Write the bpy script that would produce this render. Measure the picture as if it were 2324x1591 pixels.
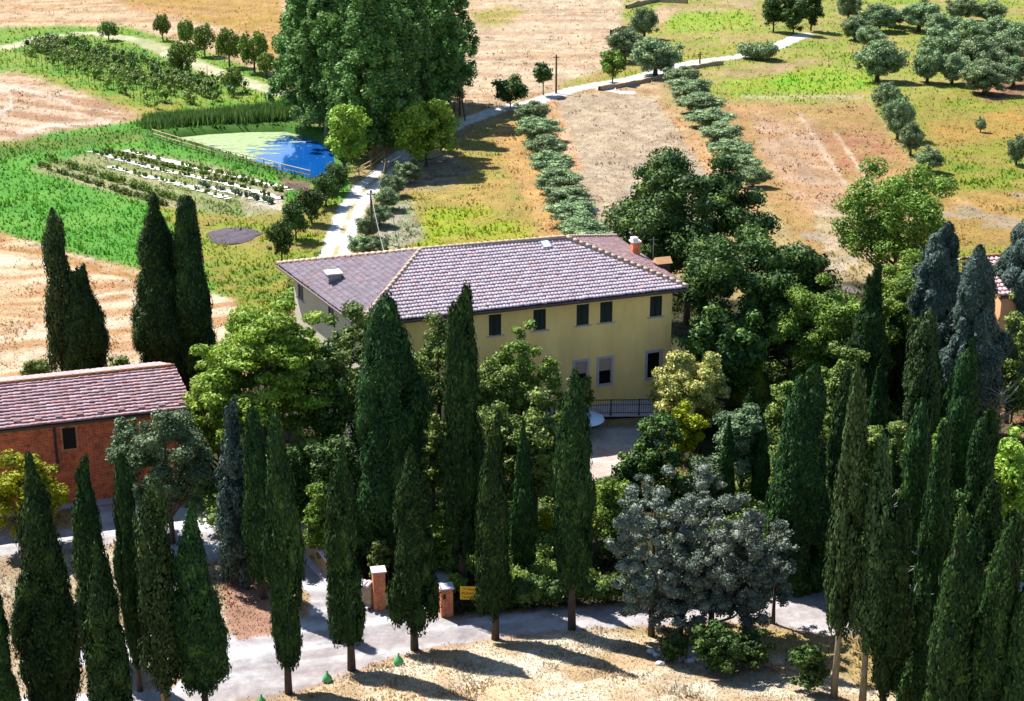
import bpy, bmesh, math, random
import numpy as np
from mathutils import Vector, Matrix
for o in list(bpy.data.objects): bpy.data.objects.remove(o)
SC = bpy.context.scene
COL = SC.collection
R_ = math.radians
# ---------------------------------------------------------------- camera
F, CH, PITCH = 3724., 35., R_(19)
cp, sp_ = math.cos(PITCH), math.sin(PITCH)
cam = bpy.data.cameras.new('camera'); camo = bpy.data.objects.new('camera', cam); COL.objects.link(camo)
camo.location = (0, 0, CH); camo.rotation_euler = (R_(90) - PITCH, 0, 0)
cam.sensor_width = 36; cam.lens = 36 * F / 2324; cam.clip_end = 6000; cam.clip_start = 1
SC.camera = camo
# ---------------------------------------------------------------- light
SUN_EL = R_(51.5); SUN_H = Vector((-.74, .67)).normalized()      # horizontal direction towards the sun
w = bpy.data.worlds.new('World'); SC.world = w; w.use_nodes = True
nt = w.node_tree; nt.nodes.clear()
sky = nt.nodes.new('ShaderNodeTexSky'); sky.sky_type = 'NISHITA'; sky.sun_disc = False
sky.sun_elevation = SUN_EL; sky.sun_rotation = math.atan2(SUN_H.x, SUN_H.y)
sky.dust_density = 0.3; sky.ozone_density = 3.5; sky.air_density = 1.2
bg = nt.nodes.new('ShaderNodeBackground'); bg.inputs[1].default_value = 0.078
wo = nt.nodes.new('ShaderNodeOutputWorld')
nt.links.new(sky.outputs[0], bg.inputs[0]); nt.links.new(bg.outputs[0], wo.inputs[0])
sl = bpy.data.lights.new('sun', 'SUN'); sl.energy = 5.0; sl.angle = R_(.5); sl.color = (1, .975, .93)
so = bpy.data.objects.new('sun', sl); COL.objects.link(so)
sd = Vector((SUN_H.x * math.cos(SUN_EL), SUN_H.y * math.cos(SUN_EL), math.sin(SUN_EL)))
so.rotation_euler = sd.to_track_quat('Z', 'Y').to_euler(); so.location = (0, 60, 60)
SC.view_settings.view_transform = 'Standard'; SC.view_settings.look = 'None'
SC.view_settings.exposure = 1.35; SC.view_settings.gamma = 1
SC.render.engine = 'CYCLES'
try:
    SC.cycles.max_bounces = 6; SC.cycles.diffuse_bounces = 4; SC.cycles.transmission_bounces = 3
except Exception: pass
# ---------------------------------------------------------------- maths
rs = np.random.RandomState
def un(u, v, z=0.):
    a = (u - 1162) / F; b = -(v - 795.5) / F
    d = np.array([a, cp + b * sp_, -sp_ + b * cp]); t = (z - CH) / d[2]
    return np.array([0, 0, CH]) + t * d
def proj(x, y, z):
    z = z - CH; d = y * cp - z * sp_
    return 1162 + F * x / d, 795.5 - F * (y * sp_ + z * cp) / d
def _h(ix, iy, s):
    n = (ix.astype(np.int64) * 374761393 + iy.astype(np.int64) * 668265263 + s * 1442695041) & 0x7fffffff
    n = ((n ^ (n >> 13)) * 1274126177) & 0x7fffffff
    return ((n ^ (n >> 16)) & 0xffff) / 65535.
def vn(x, y, s=0):
    ix = np.floor(x); iy = np.floor(y); fx = x - ix; fy = y - iy
    fx = fx * fx * (3 - 2 * fx); fy = fy * fy * (3 - 2 * fy)
    a = _h(ix, iy, s); b = _h(ix + 1, iy, s); c = _h(ix, iy + 1, s); d = _h(ix + 1, iy + 1, s)
    return (a * (1 - fx) + b * fx) * (1 - fy) + (c * (1 - fx) + d * fx) * fy
def fbm(x, y, s=0, o=4):
    t = 0; a = .5; n = 0
    for i in range(o):
        t = t + a * vn(x, y, s + i * 17); n += a; a *= .5; x = x * 2.03 + 5; y = y * 2.03 + 3
    return t / n
def sst(a, b, x):
    t = np.clip((x - a) / (b - a), 0, 1); return t * t * (3 - 2 * t)
def sdf(px, py, poly):                                   # signed distance, positive inside
    poly = np.asarray(poly, float); d = np.full(px.shape, 1e18); ins = np.zeros(px.shape, bool)
    n = len(poly)
    for i in range(n):
        ax, ay = poly[i]; bx, by = poly[(i + 1) % n]; ex, ey = bx - ax, by - ay
        wx, wy = px - ax, py - ay; t = np.clip((wx * ex + wy * ey) / (ex * ex + ey * ey + 1e-12), 0, 1)
        d = np.minimum(d, (wx - ex * t) ** 2 + (wy - ey * t) ** 2)
        c = ((ay > py) != (by > py)); xi = ax + (py - ay) / (by - ay + 1e-12) * ex
        ins ^= c & (px < xi)
    d = np.sqrt(d); return np.where(ins, d, -d)
def dline(px, py, pts):
    pts = np.asarray(pts, float); d = np.full(px.shape, 1e18)
    for i in range(len(pts) - 1):
        ax, ay = pts[i]; bx, by = pts[i + 1]; ex, ey = bx - ax, by - ay
        wx, wy = px - ax, py - ay; t = np.clip((wx * ex + wy * ey) / (ex * ex + ey * ey + 1e-12), 0, 1)
        d = np.minimum(d, (wx - ex * t) ** 2 + (wy - ey * t) ** 2)
    return np.sqrt(d)
def W2(pts, z=0): return [tuple(un(u, v, z)[:2]) for u, v in pts]
# ---------------------------------------------------------------- terrain height
POND = W2([(375, 299), (470, 289), (560, 284), (650, 283), (720, 300), (760, 330), (765, 372), (722, 402), (640, 380), (560, 352), (455, 320)])
EDGE = W2([(-600, 1640), (300, 1625), (430, 1600), (655, 1578), (800, 1525), (945, 1478), (1118, 1452), (1300, 1428), (1450, 1445), (1620, 1470), (1800, 1490), (1960, 1560), (2324, 1640), (3000, 1700)])
EX = np.array([p[0] for p in EDGE]); EY = np.array([p[1] for p in EDGE])
def hgt(x, y):
    x = np.asarray(x, float); y = np.asarray(y, float)
    d = np.interp(x, EX, EY) - y
    h = .20 * np.maximum(0, d - .2) + sst(0, 1.5, d) * (.35 * (fbm(x * .5, y * .5, 3) - .4))
    h = h + (fbm(x * .05, y * .05, 9, 2) - .5) * 1.0 * sst(105, 150, y)
    h = h + (fbm(x * .8, y * .8, 5, 2) - .5) * .10
    m = (x > -60) & (x < 0) & (y > 120) & (y < 230)
    if np.any(m):
        s = sdf(x, y, POND); h = np.where(m, h * (1 - sst(-5, 0, s)) - 1.7 * sst(-1.0, 1.6, s), h)
    return h
def gp(u, v):
    z = 0.
    for _ in range(14):
        p = un(u, v, z); z = z * .4 + .6 * float(hgt(p[0], p[1]))
    return Vector((p[0], p[1], float(hgt(p[0], p[1]))))
def mpp(u, v):                                            # metres per picture unit at a ground point
    p = gp(u, v); d = p.y * cp - (p.z - CH) * sp_
    return d / F
# ---------------------------------------------------------------- object helpers
def tag(o, label=None, cat=None, group=None, kind=None):
    if label: o['label'] = label
    if cat: o['category'] = cat
    if group: o['group'] = group
    if kind: o['kind'] = kind
    return o
def empty(name, loc, label, cat, group=None, rz=0):
    o = bpy.data.objects.new(name, None); COL.objects.link(o); o.location = loc; o.rotation_euler = (0, 0, rz)
    o.empty_display_size = .3
    return tag(o, label, cat, group)
def link(name, me, parent=None):
    o = bpy.data.objects.new(name, me); COL.objects.link(o)
    if parent: o.parent = parent
    return o
def copy_tree(o, parent=None):
    c = o.copy(); COL.objects.link(c); c.parent = parent
    for ch in list(o.children): copy_tree(ch, c)
    return c
class MB:                                                 # collects shapes into one mesh
    def __init__(s): s.v = []; s.f = []; s.c = []
    def add(s, vs, fs):
        n = len(s.v); s.v += [tuple(v) for v in vs]; s.f += [tuple(i + n for i in f) for f in fs]; return s
    def box(s, x0, y0, z0, x1, y1, z1, M=None):
        vs = [(x, y, z) for z in (z0, z1) for y in (y0, y1) for x in (x0, x1)]
        if M is not None: vs = [M @ Vector(v) for v in vs]
        return s.add(vs, [(0, 2, 3, 1), (4, 5, 7, 6), (0, 1, 5, 4), (2, 6, 7, 3), (0, 4, 6, 2), (1, 3, 7, 5)])
    def tube(s, pts, rad, n=6, cap=True):
        pts = [Vector(p) for p in pts]; rad = rad if hasattr(rad, '__len__') else [rad] * len(pts)
        vs = []; fs = []
        for i, p in enumerate(pts):
            t = (pts[min(i + 1, len(pts) - 1)] - pts[max(i - 1, 0)]).normalized()
            a = t.orthogonal().normalized() if i == 0 else (a - t * a.dot(t)).normalized(); b = t.cross(a)
            vs += [p + (a * math.cos(k * 2 * math.pi / n) + b * math.sin(k * 2 * math.pi / n)) * rad[i] for k in range(n)]
        for i in range(len(pts) - 1):
            for k in range(n): fs.append((i * n + k, i * n + (k + 1) % n, (i + 1) * n + (k + 1) % n, (i + 1) * n + k))
        if cap: fs += [tuple(range(n))[::-1], tuple((len(pts) - 1) * n + k for k in range(n))]
        return s.add(vs, fs)
    def lathe(s, prof, n=16, o=(0, 0, 0)):
        vs = []; fs = []
        for r, z in prof: vs += [(o[0] + r * math.cos(k * 2 * math.pi / n), o[1] + r * math.sin(k * 2 * math.pi / n), o[2] + z) for k in range(n)]
        for i in range(len(prof) - 1):
            for k in range(n): fs.append((i * n + k, i * n + (k + 1) % n, (i + 1) * n + (k + 1) % n, (i + 1) * n + k))
        fs += [tuple(range(n))[::-1], tuple((len(prof) - 1) * n + k for k in range(n))]
        return s.add(vs, fs)
    def build(s, name, mat, parent=None, smooth=False):
        me = bpy.data.meshes.new(name); me.from_pydata(s.v, [], s.f); me.materials.append(mat); me.update()
        if smooth: me.polygons.foreach_set('use_smooth', [True] * len(me.polygons))
        return link(name, me, parent)
def npmesh(name, V, Q, mat, colv=None, smooth=False):
    me = bpy.data.meshes.new(name); V = np.ascontiguousarray(V, np.float32); k = Q.shape[1]
    me.vertices.add(len(V)); me.vertices.foreach_set('co', V.ravel())
    me.loops.add(Q.size); me.loops.foreach_set('vertex_index', np.ascontiguousarray(Q, np.int32).ravel())
    me.polygons.add(len(Q)); me.polygons.foreach_set('loop_start', np.arange(0, Q.size, k, dtype=np.int32))
    me.polygons.foreach_set('loop_total', np.full(len(Q), k, np.int32))
    if smooth: me.polygons.foreach_set('use_smooth', np.ones(len(Q), bool))
    if colv is not None:
        a = me.color_attributes.new('Col', 'FLOAT_COLOR', 'POINT')
        a.data.foreach_set('color', np.concatenate([colv, np.ones((len(colv), 1))], 1).astype(np.float32).ravel())
    me.materials.append(mat); me.update(calc_edges=True); me.validate(); return me
# ---------------------------------------------------------------- materials
def newmat(name):
    m = bpy.data.materials.new(name); m.use_nodes = True; n = m.node_tree.nodes; l = m.node_tree.links
    return m, n, l, n['Principled BSDF']
def ramp(n, stops):
    r = n.new('ShaderNodeValToRGB'); e = r.color_ramp.elements
    while len(e) < len(stops): e.new(.5)
    for i, (p, c) in enumerate(stops): e[i].position = p; e[i].color = (*c, 1)
    return r
def mat(name, c1, c2=None, scale=3., rough=.8, bump=0., metal=0., detail=6, spec=.3, stretch=None):
    m, n, l, b = newmat(name); b.inputs['Roughness'].default_value = rough; b.inputs['Metallic'].default_value = metal
    b.inputs['Specular IOR Level'].default_value = spec
    tc = n.new('ShaderNodeTexCoord'); no = n.new('ShaderNodeTexNoise'); no.inputs['Scale'].default_value = scale; no.inputs['Detail'].default_value = detail
    no.inputs['Roughness'].default_value = .65
    if stretch:
        mp = n.new('ShaderNodeMapping'); mp.inputs['Scale'].default_value = stretch; l.new(tc.outputs['Object'], mp.inputs[0]); l.new(mp.outputs[0], no.inputs[0])
    else: l.new(tc.outputs['Object'], no.inputs[0])
    r = ramp(n, [(.32, c1), (.68, c2 or tuple(x * .8 for x in c1))]); l.new(no.outputs[0], r.inputs[0]); l.new(r.outputs[0], b.inputs['Base Color'])
    if bump:
        bp = n.new('ShaderNodeBump'); bp.inputs['Strength'].default_value = bump; bp.inputs['Distance'].default_value = .05
        l.new(no.outputs[0], bp.inputs['Height']); l.new(bp.outputs[0], b.inputs['Normal'])
    return m
def vcmat(name, rough=.9, nscale=4., amt=.35, bump=.5):   # surface whose colour is stored per vertex, plus fine variation
    m, n, l, b = newmat(name); b.inputs['Roughness'].default_value = rough; b.inputs['Specular IOR Level'].default_value = .15
    at = n.new('ShaderNodeAttribute'); at.attribute_name = 'Col'
    tc = n.new('ShaderNodeTexCoord'); no = n.new('ShaderNodeTexNoise'); no.inputs['Scale'].default_value = nscale; no.inputs['Detail'].default_value = 8; no.inputs['Roughness'].default_value = .75
    l.new(tc.outputs['Object'], no.inputs[0])
    mr = n.new('ShaderNodeMapRange'); mr.inputs[1].default_value = .3; mr.inputs[2].default_value = .7; mr.inputs[3].default_value = 1 - amt; mr.inputs[4].default_value = 1 + amt
    l.new(no.outputs[0], mr.inputs[0])
    vm = n.new('ShaderNodeVectorMath'); vm.operation = 'SCALE'; l.new(at.outputs['Color'], vm.inputs[0]); l.new(mr.outputs[0], vm.inputs['Scale'])
    l.new(vm.outputs[0], b.inputs['Base Color'])
    if bump:
        bp = n.new('ShaderNodeBump'); bp.inputs['Strength'].default_value = bump; bp.inputs['Distance'].default_value = .12
        l.new(no.outputs[0], bp.inputs['Height']); l.new(bp.outputs[0], b.inputs['Normal'])
    return m
def leafmat(name, c1, c2, c3=None, tr=.12, spec=.12):
    m, n, l, b = newmat(name); b.inputs['Roughness'].default_value = .55; b.inputs['Specular IOR Level'].default_value = spec
    ge = n.new('ShaderNodeNewGeometry'); oi = n.new('ShaderNodeObjectInfo'); tc = n.new('ShaderNodeTexCoord')
    no = n.new('ShaderNodeTexNoise'); no.inputs['Scale'].default_value = .9; l.new(tc.outputs['Object'], no.inputs[0])
    ad = n.new('ShaderNodeMath'); ad.operation = 'ADD'; l.new(ge.outputs['Random Per Island'], ad.inputs[0]); l.new(no.outputs[0], ad.inputs[1])
    hf = n.new('ShaderNodeMath'); hf.operation = 'MULTIPLY'; hf.inputs[1].default_value = .5; l.new(ad.outputs[0], hf.inputs[0])
    st = [(.2, c1), (.75, c2)] if not c3 else [(.2, c1), (.6, c2), (.85, c3)]
    r = ramp(n, st); l.new(hf.outputs[0], r.inputs[0])
    hs = n.new('ShaderNodeHueSaturation'); mr = n.new('ShaderNodeMapRange'); mr.inputs[3].default_value = .8; mr.inputs[4].default_value = 1.2
    l.new(oi.outputs['Random'], mr.inputs[0]); l.new(mr.outputs[0], hs.inputs['Value'])
    mh = n.new('ShaderNodeMapRange'); mh.inputs[3].default_value = .488; mh.inputs[4].default_value = .512; l.new(oi.outputs['Random'], mh.inputs[0]); l.new(mh.outputs[0], hs.inputs['Hue'])
    l.new(r.outputs[0], hs.inputs['Color']); l.new(hs.outputs[0], b.inputs['Base Color'])
    t = n.new('ShaderNodeBsdfTranslucent'); l.new(hs.outputs[0], t.inputs[0]); mx = n.new('ShaderNodeMixShader'); mx.inputs[0].default_value = tr
    l.new(b.outputs[0], mx.inputs[1]); l.new(t.outputs[0], mx.inputs[2]); l.new(mx.outputs[0], n['Material Output'].inputs[0])
    return m
M = {}
M['cyp'] = leafmat('cypress_leaves', (.006, .017, .008), (.022, .052, .014), (.070, .125, .028), .02, .05)
M['cypb'] = leafmat('blue_cypress_leaves', (.02, .038, .03), (.065, .098, .078), (.18, .22, .18), .03, .05)
M['cypy'] = leafmat('yellow_cypress_leaves', (.06, .09, .012), (.17, .19, .02), None, .12)
M['sparse'] = leafmat('open_cypress_leaves', (.012, .028, .012), (.045, .080, .025), (.12, .165, .06), .03, .05)
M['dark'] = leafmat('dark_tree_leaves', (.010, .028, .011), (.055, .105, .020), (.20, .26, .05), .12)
M['green'] = leafmat('green_tree_leaves', (.035, .075, .012), (.15, .24, .03), (.31, .38, .07), .18)
M['acacia'] = leafmat('acacia_leaves', (.08, .15, .012), (.24, .36, .04), (.46, .54, .11), .25)
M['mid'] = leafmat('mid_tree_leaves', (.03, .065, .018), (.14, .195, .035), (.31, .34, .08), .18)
M['grey'] = leafmat('grey_green_leaves', (.055, .075, .055), (.15, .175, .13), (.33, .35, .28), .05, .04)
M['holm'] = leafmat('holm_oak_leaves', (.035, .065, .03), (.11, .17, .07), (.20, .25, .13), .08)
M['olive'] = leafmat('olive_leaves', (.08, .125, .06), (.20, .27, .12), (.36, .42, .23), .08, .05)
M['poplar'] = leafmat('poplar_leaves', (.025, .07, .02), (.13, .25, .055), (.28, .40, .13), .25)
M['lemon'] = leafmat('bright_bush_leaves', (.12, .17, .008), (.30, .33, .01), (.45, .40, .02), .2)
M['cream'] = leafmat('cream_variegated_leaves', (.14, .20, .04), (.50, .50, .13), (.78, .73, .30), .15)
M['silver'] = leafmat('silver_leaves', (.10, .13, .12), (.24, .28, .27), (.38, .41, .40), .05)
M['brown'] = leafmat('dry_leaves', (.12, .09, .05), (.22, .17, .08), (.14, .18, .05), .08)
M['bark'] = mat('bark', (.10, .075, .055), (.04, .03, .025), 6, .95, .6, stretch=(3, 3, .6))
M['palebark'] = mat('pale_bark', (.30, .24, .15), (.14, .11, .07), 6, .95, .6, stretch=(3, 3, .6))
M['ground'] = vcmat('ground_surface', .95, 3.5, .22, .5)
M['blade'] = vcmat('grass_blades', .8, 6., .2, 0)
_n = M['blade'].node_tree.nodes; _l = M['blade'].node_tree.links; _t = _n.new('ShaderNodeBsdfTranslucent'); _x = _n.new('ShaderNodeMixShader'); _x.inputs[0].default_value = .5
_l.new(_n['Principled BSDF'].inputs['Base Color'].links[0].from_socket, _t.inputs[0]); _l.new(_n['Principled BSDF'].outputs[0], _x.inputs[1]); _l.new(_t.outputs[0], _x.inputs[2]); _l.new(_x.outputs[0], _n['Material Output'].inputs[0])
M['tile'] = vcmat('terracotta_tiles', .85, 9., .28, .3)
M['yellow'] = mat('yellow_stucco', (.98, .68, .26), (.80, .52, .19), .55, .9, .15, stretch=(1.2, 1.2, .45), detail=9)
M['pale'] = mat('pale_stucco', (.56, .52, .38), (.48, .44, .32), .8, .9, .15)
M['ochre'] = mat('ochre_stucco', (.60, .33, .16), (.50, .25, .12), .8, .9, .15)
M['shutter'] = mat('dark_green_shutter', (.012, .02, .014), (.008, .014, .01), 8, .5)
M['darkglass'] = mat('dark_glass', (.006, .007, .01), None, 3, .4, spec=.15)
M['blind'] = mat('peach_blind', (.42, .29, .20), (.38, .26, .18), 5, .8)
M['surround'] = mat('pale_stone_surround', (.46, .42, .50), (.38, .35, .42), 5, .8, .1)
M['metal'] = mat('painted_metal', (.25, .25, .27), (.18, .18, .2), 5, .45, metal=.6)
M['iron'] = mat('dark_iron', (.015, .015, .018), None, 5, .5, metal=.3)
M['white'] = mat('white_render', (.78, .76, .70), (.65, .62, .56), 4, .8)
M['brownwood'] = mat('brown_wood', (.12, .07, .045), (.07, .045, .03), 4, .85, .4, stretch=(1, 1, 6))
M['palewood'] = mat('sun_bleached_wood', (.45, .33, .16), (.34, .24, .11), 4, .85, .3)
M['wire'] = mat('wire_grey', (.25, .26, .27), None, 4, .5, metal=.5)
M['stone'] = mat('rubble_stone', (.42, .31, .19), (.22, .15, .10), 5, .95, .9)
M['whitestone'] = mat('white_stone', (.72, .72, .74), (.55, .54, .55), 5, .95, .8)
M['signyellow'] = mat('yellow_sign_paint', (.80, .46, .02), (.74, .42, .02), 4, .5)
M['black'] = mat('black_lettering', (.03, .018, .012), None, 4, .6)
M['canopy'] = mat('pale_blue_fabric', (.62, .74, .9), (.56, .68, .86), 4, .8)
M['mulch'] = mat('pale_mulch_sheet', (.72, .70, .66), (.5, .47, .40), 3, .6, .4)
M['compost'] = mat('dark_compost', (.045, .034, .045), (.085, .065, .08), 2.5, .98, .8)
def brickmat(name, c1, c2, mortar, scale=1.0):
    m, n, l, b = newmat(name); b.inputs['Roughness'].default_value = .9; b.inputs['Specular IOR Level'].default_value = .2
    tc = n.new('ShaderNodeTexCoord'); mp = n.new('ShaderNodeMapping'); mp.inputs['Rotation'].default_value = (R_(90), 0, 0)
    l.new(tc.outputs['Object'], mp.inputs[0])
    br = n.new('ShaderNodeTexBrick'); br.inputs['Color1'].default_value = (*c1, 1); br.inputs['Color2'].default_value = (*c2, 1); br.inputs['Mortar'].default_value = (*mortar, 1)
    br.inputs['Scale'].default_value = scale; br.inputs['Brick Width'].default_value = .30; br.inputs['Row Height'].default_value = .085; br.inputs['Mortar Size'].default_value = .012
    l.new(mp.outputs[0], br.inputs[0])
    no = n.new('ShaderNodeTexNoise'); no.inputs['Scale'].default_value = 3.2; no.inputs['Detail'].default_value = 8; no.inputs['Roughness'].default_value = .7; l.new(tc.outputs['Object'], no.inputs[0])
    r = ramp(n, [(.34, (.35, .33, .40)), (.5, (1, 1, 1)), (.66, (1.5, 1.35, 1.2))]); l.new(no.outputs[0], r.inputs[0])
    mx = n.new('ShaderNodeMix'); mx.data_type = 'RGBA'; mx.blend_type = 'MULTIPLY'; mx.inputs[0].default_value = .8
    l.new(br.outputs[0], mx.inputs[6]); l.new(r.outputs[0], mx.inputs[7]); l.new(mx.outputs[2], b.inputs['Base Color'])
    bp = n.new('ShaderNodeBump'); bp.inputs['Strength'].default_value = .6; bp.inputs['Distance'].default_value = .03; l.new(br.outputs[0], bp.inputs['Height']); l.new(bp.outputs[0], b.inputs['Normal'])
    return m
M['brick'] = brickmat('red_brick', (.62, .105, .03), (.40, .07, .03), (.44, .22, .13))
M['brickp'] = brickmat('pillar_brick', (.58, .16, .06), (.45, .12, .06), (.45, .27, .18))
def glassgreen():
    m, n, l, b = newmat('green_glass'); b.inputs['Base Color'].default_value = (.10, .42, .14, 1); b.inputs['Roughness'].default_value = .12
    b.inputs['Transmission Weight'].default_value = .35; return m
M['gglass'] = glassgreen()
def watermat():
    m, n, l, b = newmat('pond_water'); b.inputs['Base Color'].default_value = (.003, .06, .24, 1); b.inputs['Roughness'].default_value = .03; b.inputs['IOR'].default_value = 1.5  # deep blue base colour stands in for the reflected sky
    b.inputs['Specular IOR Level'].default_value = .8
    tc = n.new('ShaderNodeTexCoord'); no = n.new('ShaderNodeTexNoise'); no.inputs['Scale'].default_value = 2.5; l.new(tc.outputs['Object'], no.inputs[0])
    bp = n.new('ShaderNodeBump'); bp.inputs['Strength'].default_value = .06; bp.inputs['Distance'].default_value = .05; l.new(no.outputs[0], bp.inputs['Height']); l.new(bp.outputs[0], b.inputs['Normal'])
    return m
M['water'] = watermat()
M['algae'] = mat('pond_algae', (.27, .33, .15), (.14, .20, .07), 1.5, .6, .1)
# ================================================================ GROUND
S = lambda r, g, b: tuple(((c / 255.) / 12.92 if c / 255. < .04045 else ((c / 255. + .055) / 1.055) ** 2.4) / 2.5 for c in (r, g, b))
def build_ground():
    az = np.concatenate([np.linspace(-80, -22, 30)[:-1], np.linspace(-22, 22, 820), np.linspace(22, 80, 30)[1:]])
    dp = np.concatenate([np.linspace(68, 35, 24)[:-1], np.linspace(35, 6, 620), np.linspace(6, .5, 50)[1:]])
    A, D = np.meshgrid(np.radians(az), np.radians(dp)); r = CH / np.tan(D)
    X = r * np.sin(A); Y = r * np.cos(A); Z = hgt(X, Y)
    u, v = proj(X, Y, Z)
    # own-colour painting; every patch is a field, verge or bed at its real place
    wn = (fbm(X * .35, Y * .35, 1) - .5); wf = (fbm(X * 1.6, Y * 1.6, 2) - .5)
    C = np.zeros(X.shape + (3,)); C[:] = S(196, 168, 104)
    n0 = fbm(X * .12, Y * .12, 7)[..., None]; C = C * (.8 + .4 * n0)
    def paint(poly, c1, c2=None, soft=6, warp=14, ns=.5, seed=11, st=None, hard=.5, amt=1.):
        p = np.asarray(poly, float); wgt = np.clip((v + 150) / 900, .25, 1)          # far edges warp less
        vv = (v / wgt)
        s = sdf(u, v, poly) + (wn * 1.6 + wf) * warp * wgt
        m = sst(-soft, soft, s) * amt
        if c2 is None: c = np.array(S(*c1)) * np.ones_like(C)
        else:
            if st: ca, sa = math.cos(st[0]), math.sin(st[0]); xx = (X * ca + Y * sa) * st[1]; yy = (-X * sa + Y * ca) * st[2]
            else: xx, yy = X * ns, Y * ns
            k = sst(.5 - hard * .5, .5 + hard * .5, fbm(xx + wn * 2.0, yy + wn * 2.0, seed))[..., None]
            c = np.array(S(*c1)) * (1 - k) + np.array(S(*c2)) * k
        C[:] = C * (1 - m[..., None]) + c * m[..., None]
        return m
    BIG = [(-900, -400), (3200, -400), (3200, 2200), (-900, 2200)]
    # far fields
    paint([(-900, -400), (1500, -400), (1500, 230), (-900, 230)], (230, 196, 152), (200, 154, 100), 8, 10, st=(.15, .06, .8), seed=21, hard=.45)
    paint([(270, -10), (640, -10), (640, 160), (560, 80), (420, 40), (300, 25)], (192, 150, 40), (214, 158, 96), 10, 22, st=(-.35, .06, .5), seed=22)
    paint([(1050, 10), (1420, -40), (1440, 30), (1380, 170), (1200, 215), (1050, 250)], (228, 202, 164), (208, 166, 124), 8, 14, st=(.12, .06, .9), seed=23, hard=.4)
    paint([(1060, 30), (1150, 12), (1195, 22), (1150, 55), (1090, 62)], (168, 160, 50), (205, 170, 100), 12, 20, ns=.4)
    # left verge and vineyard
    paint([(-300, 72), (100, 58), (300, 62), (420, 100), (640, 180), (660, 260), (340, 275), (300, 240), (120, 190), (-300, 130)], (104, 158, 44), (150, 172, 60), 7, 16, ns=.35)
    paint([(20, 150), (140, 180), (330, 235), (420, 235), (390, 258), (300, 262), (120, 205), (0, 185)], (188, 168, 70), (120, 160, 50), 10, 22, ns=.5)
    paint([(-400, 170), (40, 165), (200, 215), (310, 255), (290, 285), (60, 320), (-400, 350)], (234, 202, 164), (194, 144, 102), 8, 16, st=(-.5, .12, .9), seed=25, hard=.4)
    for pl in ([(-60, 180), (60, 200), (160, 232), (180, 262)], [(-20, 262), (25, 235), (20, 205), (-60, 195)], [(40, 300), (110, 280), (250, 275)]):
        paint([(a, b) for a, b in pl] + [(a + 4, b + 7) for a, b in pl[::-1]], (246, 222, 200), None, 5, 5)
    # green meadow, garden
    paint([(-500, 345), (0, 332), (120, 300), (310, 275), (620, 235), (720, 300), (800, 420), (760, 590), (640, 700), (520, 680), (330, 615), (0, 540), (-500, 470)], (86, 160, 46), (118, 178, 62), 7, 14, ns=.25, hard=.6)
    paint([(-300, 340), (130, 312), (320, 290), (330, 320), (120, 345), (-300, 400)], (92, 138, 40), (140, 150, 60), 8, 14, ns=.4)
    paint([(330, 440), (480, 460), (640, 470), (700, 430), (790, 480), (700, 640), (560, 700), (500, 640)], (150, 168, 54), (176, 158, 66), 16, 26, ns=.5)
    paint([(480, 600), (640, 600), (700, 690), (560, 730), (490, 700)], (172, 158, 58), (122, 150, 48), 18, 26, ns=.7)
    paint([(180, 352), (300, 338), (480, 375), (660, 425), (640, 470), (540, 490), (380, 470), (60, 385)], (128, 152, 70), (186, 178, 130), 6, 8, st=(-.62, .25, 1.6), seed=31)
    paint([(620, 385), (710, 405), (700, 440), (650, 430)], (120, 96, 84), (170, 130, 100), 8, 10)
    paint([(540, 440), (650, 430), (640, 475), (560, 480)], (226, 212, 186), (170, 160, 110), 8, 16, ns=.7)
    # left stubble field
    paint([(-600, 480), (0, 528), (110, 560), (330, 620), (530, 680), (560, 760), (480, 900), (-600, 1000)], (250, 222, 184), (208, 152, 96), 7, 14, st=(.22, .10, .75), seed=33, hard=.42)
    paint([(-500, 500), (0, 536), (110, 566), (330, 626), (330, 640), (100, 590), (-500, 530)], (196, 140, 64), (232, 200, 160), 5, 8, st=(-.4, .1, 1.2))
    paint([(-300, 640), (60, 650), (110, 700), (40, 760), (-300, 760)], (206, 150, 92), (238, 200, 150), 20, 30, st=(.22, .15, 1.), seed=35)
    # middle meadow between track and olives
    paint([(830, 590), (860, 450), (960, 370), (1130, 270), (1190, 260), (1300, 470), (1370, 560), (1400, 640), (820, 640)], (206, 166, 78), (170, 160, 62), 8, 20, ns=.45, seed=41, hard=.5)
    paint([(930, 560), (980, 470), (1100, 470), (1200, 500), (1220, 560), (1160, 600), (940, 600)], (162, 182, 44), (186, 172, 60), 20, 34, ns=.4, seed=42)
    paint([(1120, 290), (1170, 270), (1265, 500), (1300, 560), (1250, 560), (1150, 380)], (226, 176, 100), (206, 160, 84), 10, 18, ns=.6)
    paint([(950, 350), (1020, 350), (1080, 390), (980, 430), (900, 440)], (196, 176, 140), (140, 120, 92), 12, 22, ns=.9)
    paint([(860, 460), (930, 450), (960, 540), (900, 570), (850, 560)], (150, 158, 110), (196, 186, 160), 12, 22, ns=1.2)
    # ploughed strip
    paint([(1238, 215), (1350, 212), (1480, 218), (1530, 260), (1640, 430), (1500, 560), (1390, 570), (1310, 470), (1262, 330)], (220, 194, 160), (186, 158, 124), 6, 9, st=(-.95, .9, 1.6), seed=45, hard=.6)
    paint([(1235, 215), (1262, 225), (1330, 400), (1300, 400), (1245, 290)], (214, 156, 92), (226, 190, 150), 7, 10, ns=.7)
    paint([(1490, 225), (1530, 250), (1690, 420), (1750, 520), (1690, 520), (1560, 330)], (218, 158, 92), (226, 190, 140), 8, 12, ns=.6)
    # right field
    paint([(1600, 225), (1960, 220), (2040, 330), (2080, 380), (1980, 560), (1930, 620), (1820, 560), (1700, 400)], (208, 158, 96), (186, 150, 76), 8, 20, ns=.35, seed=51)
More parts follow.
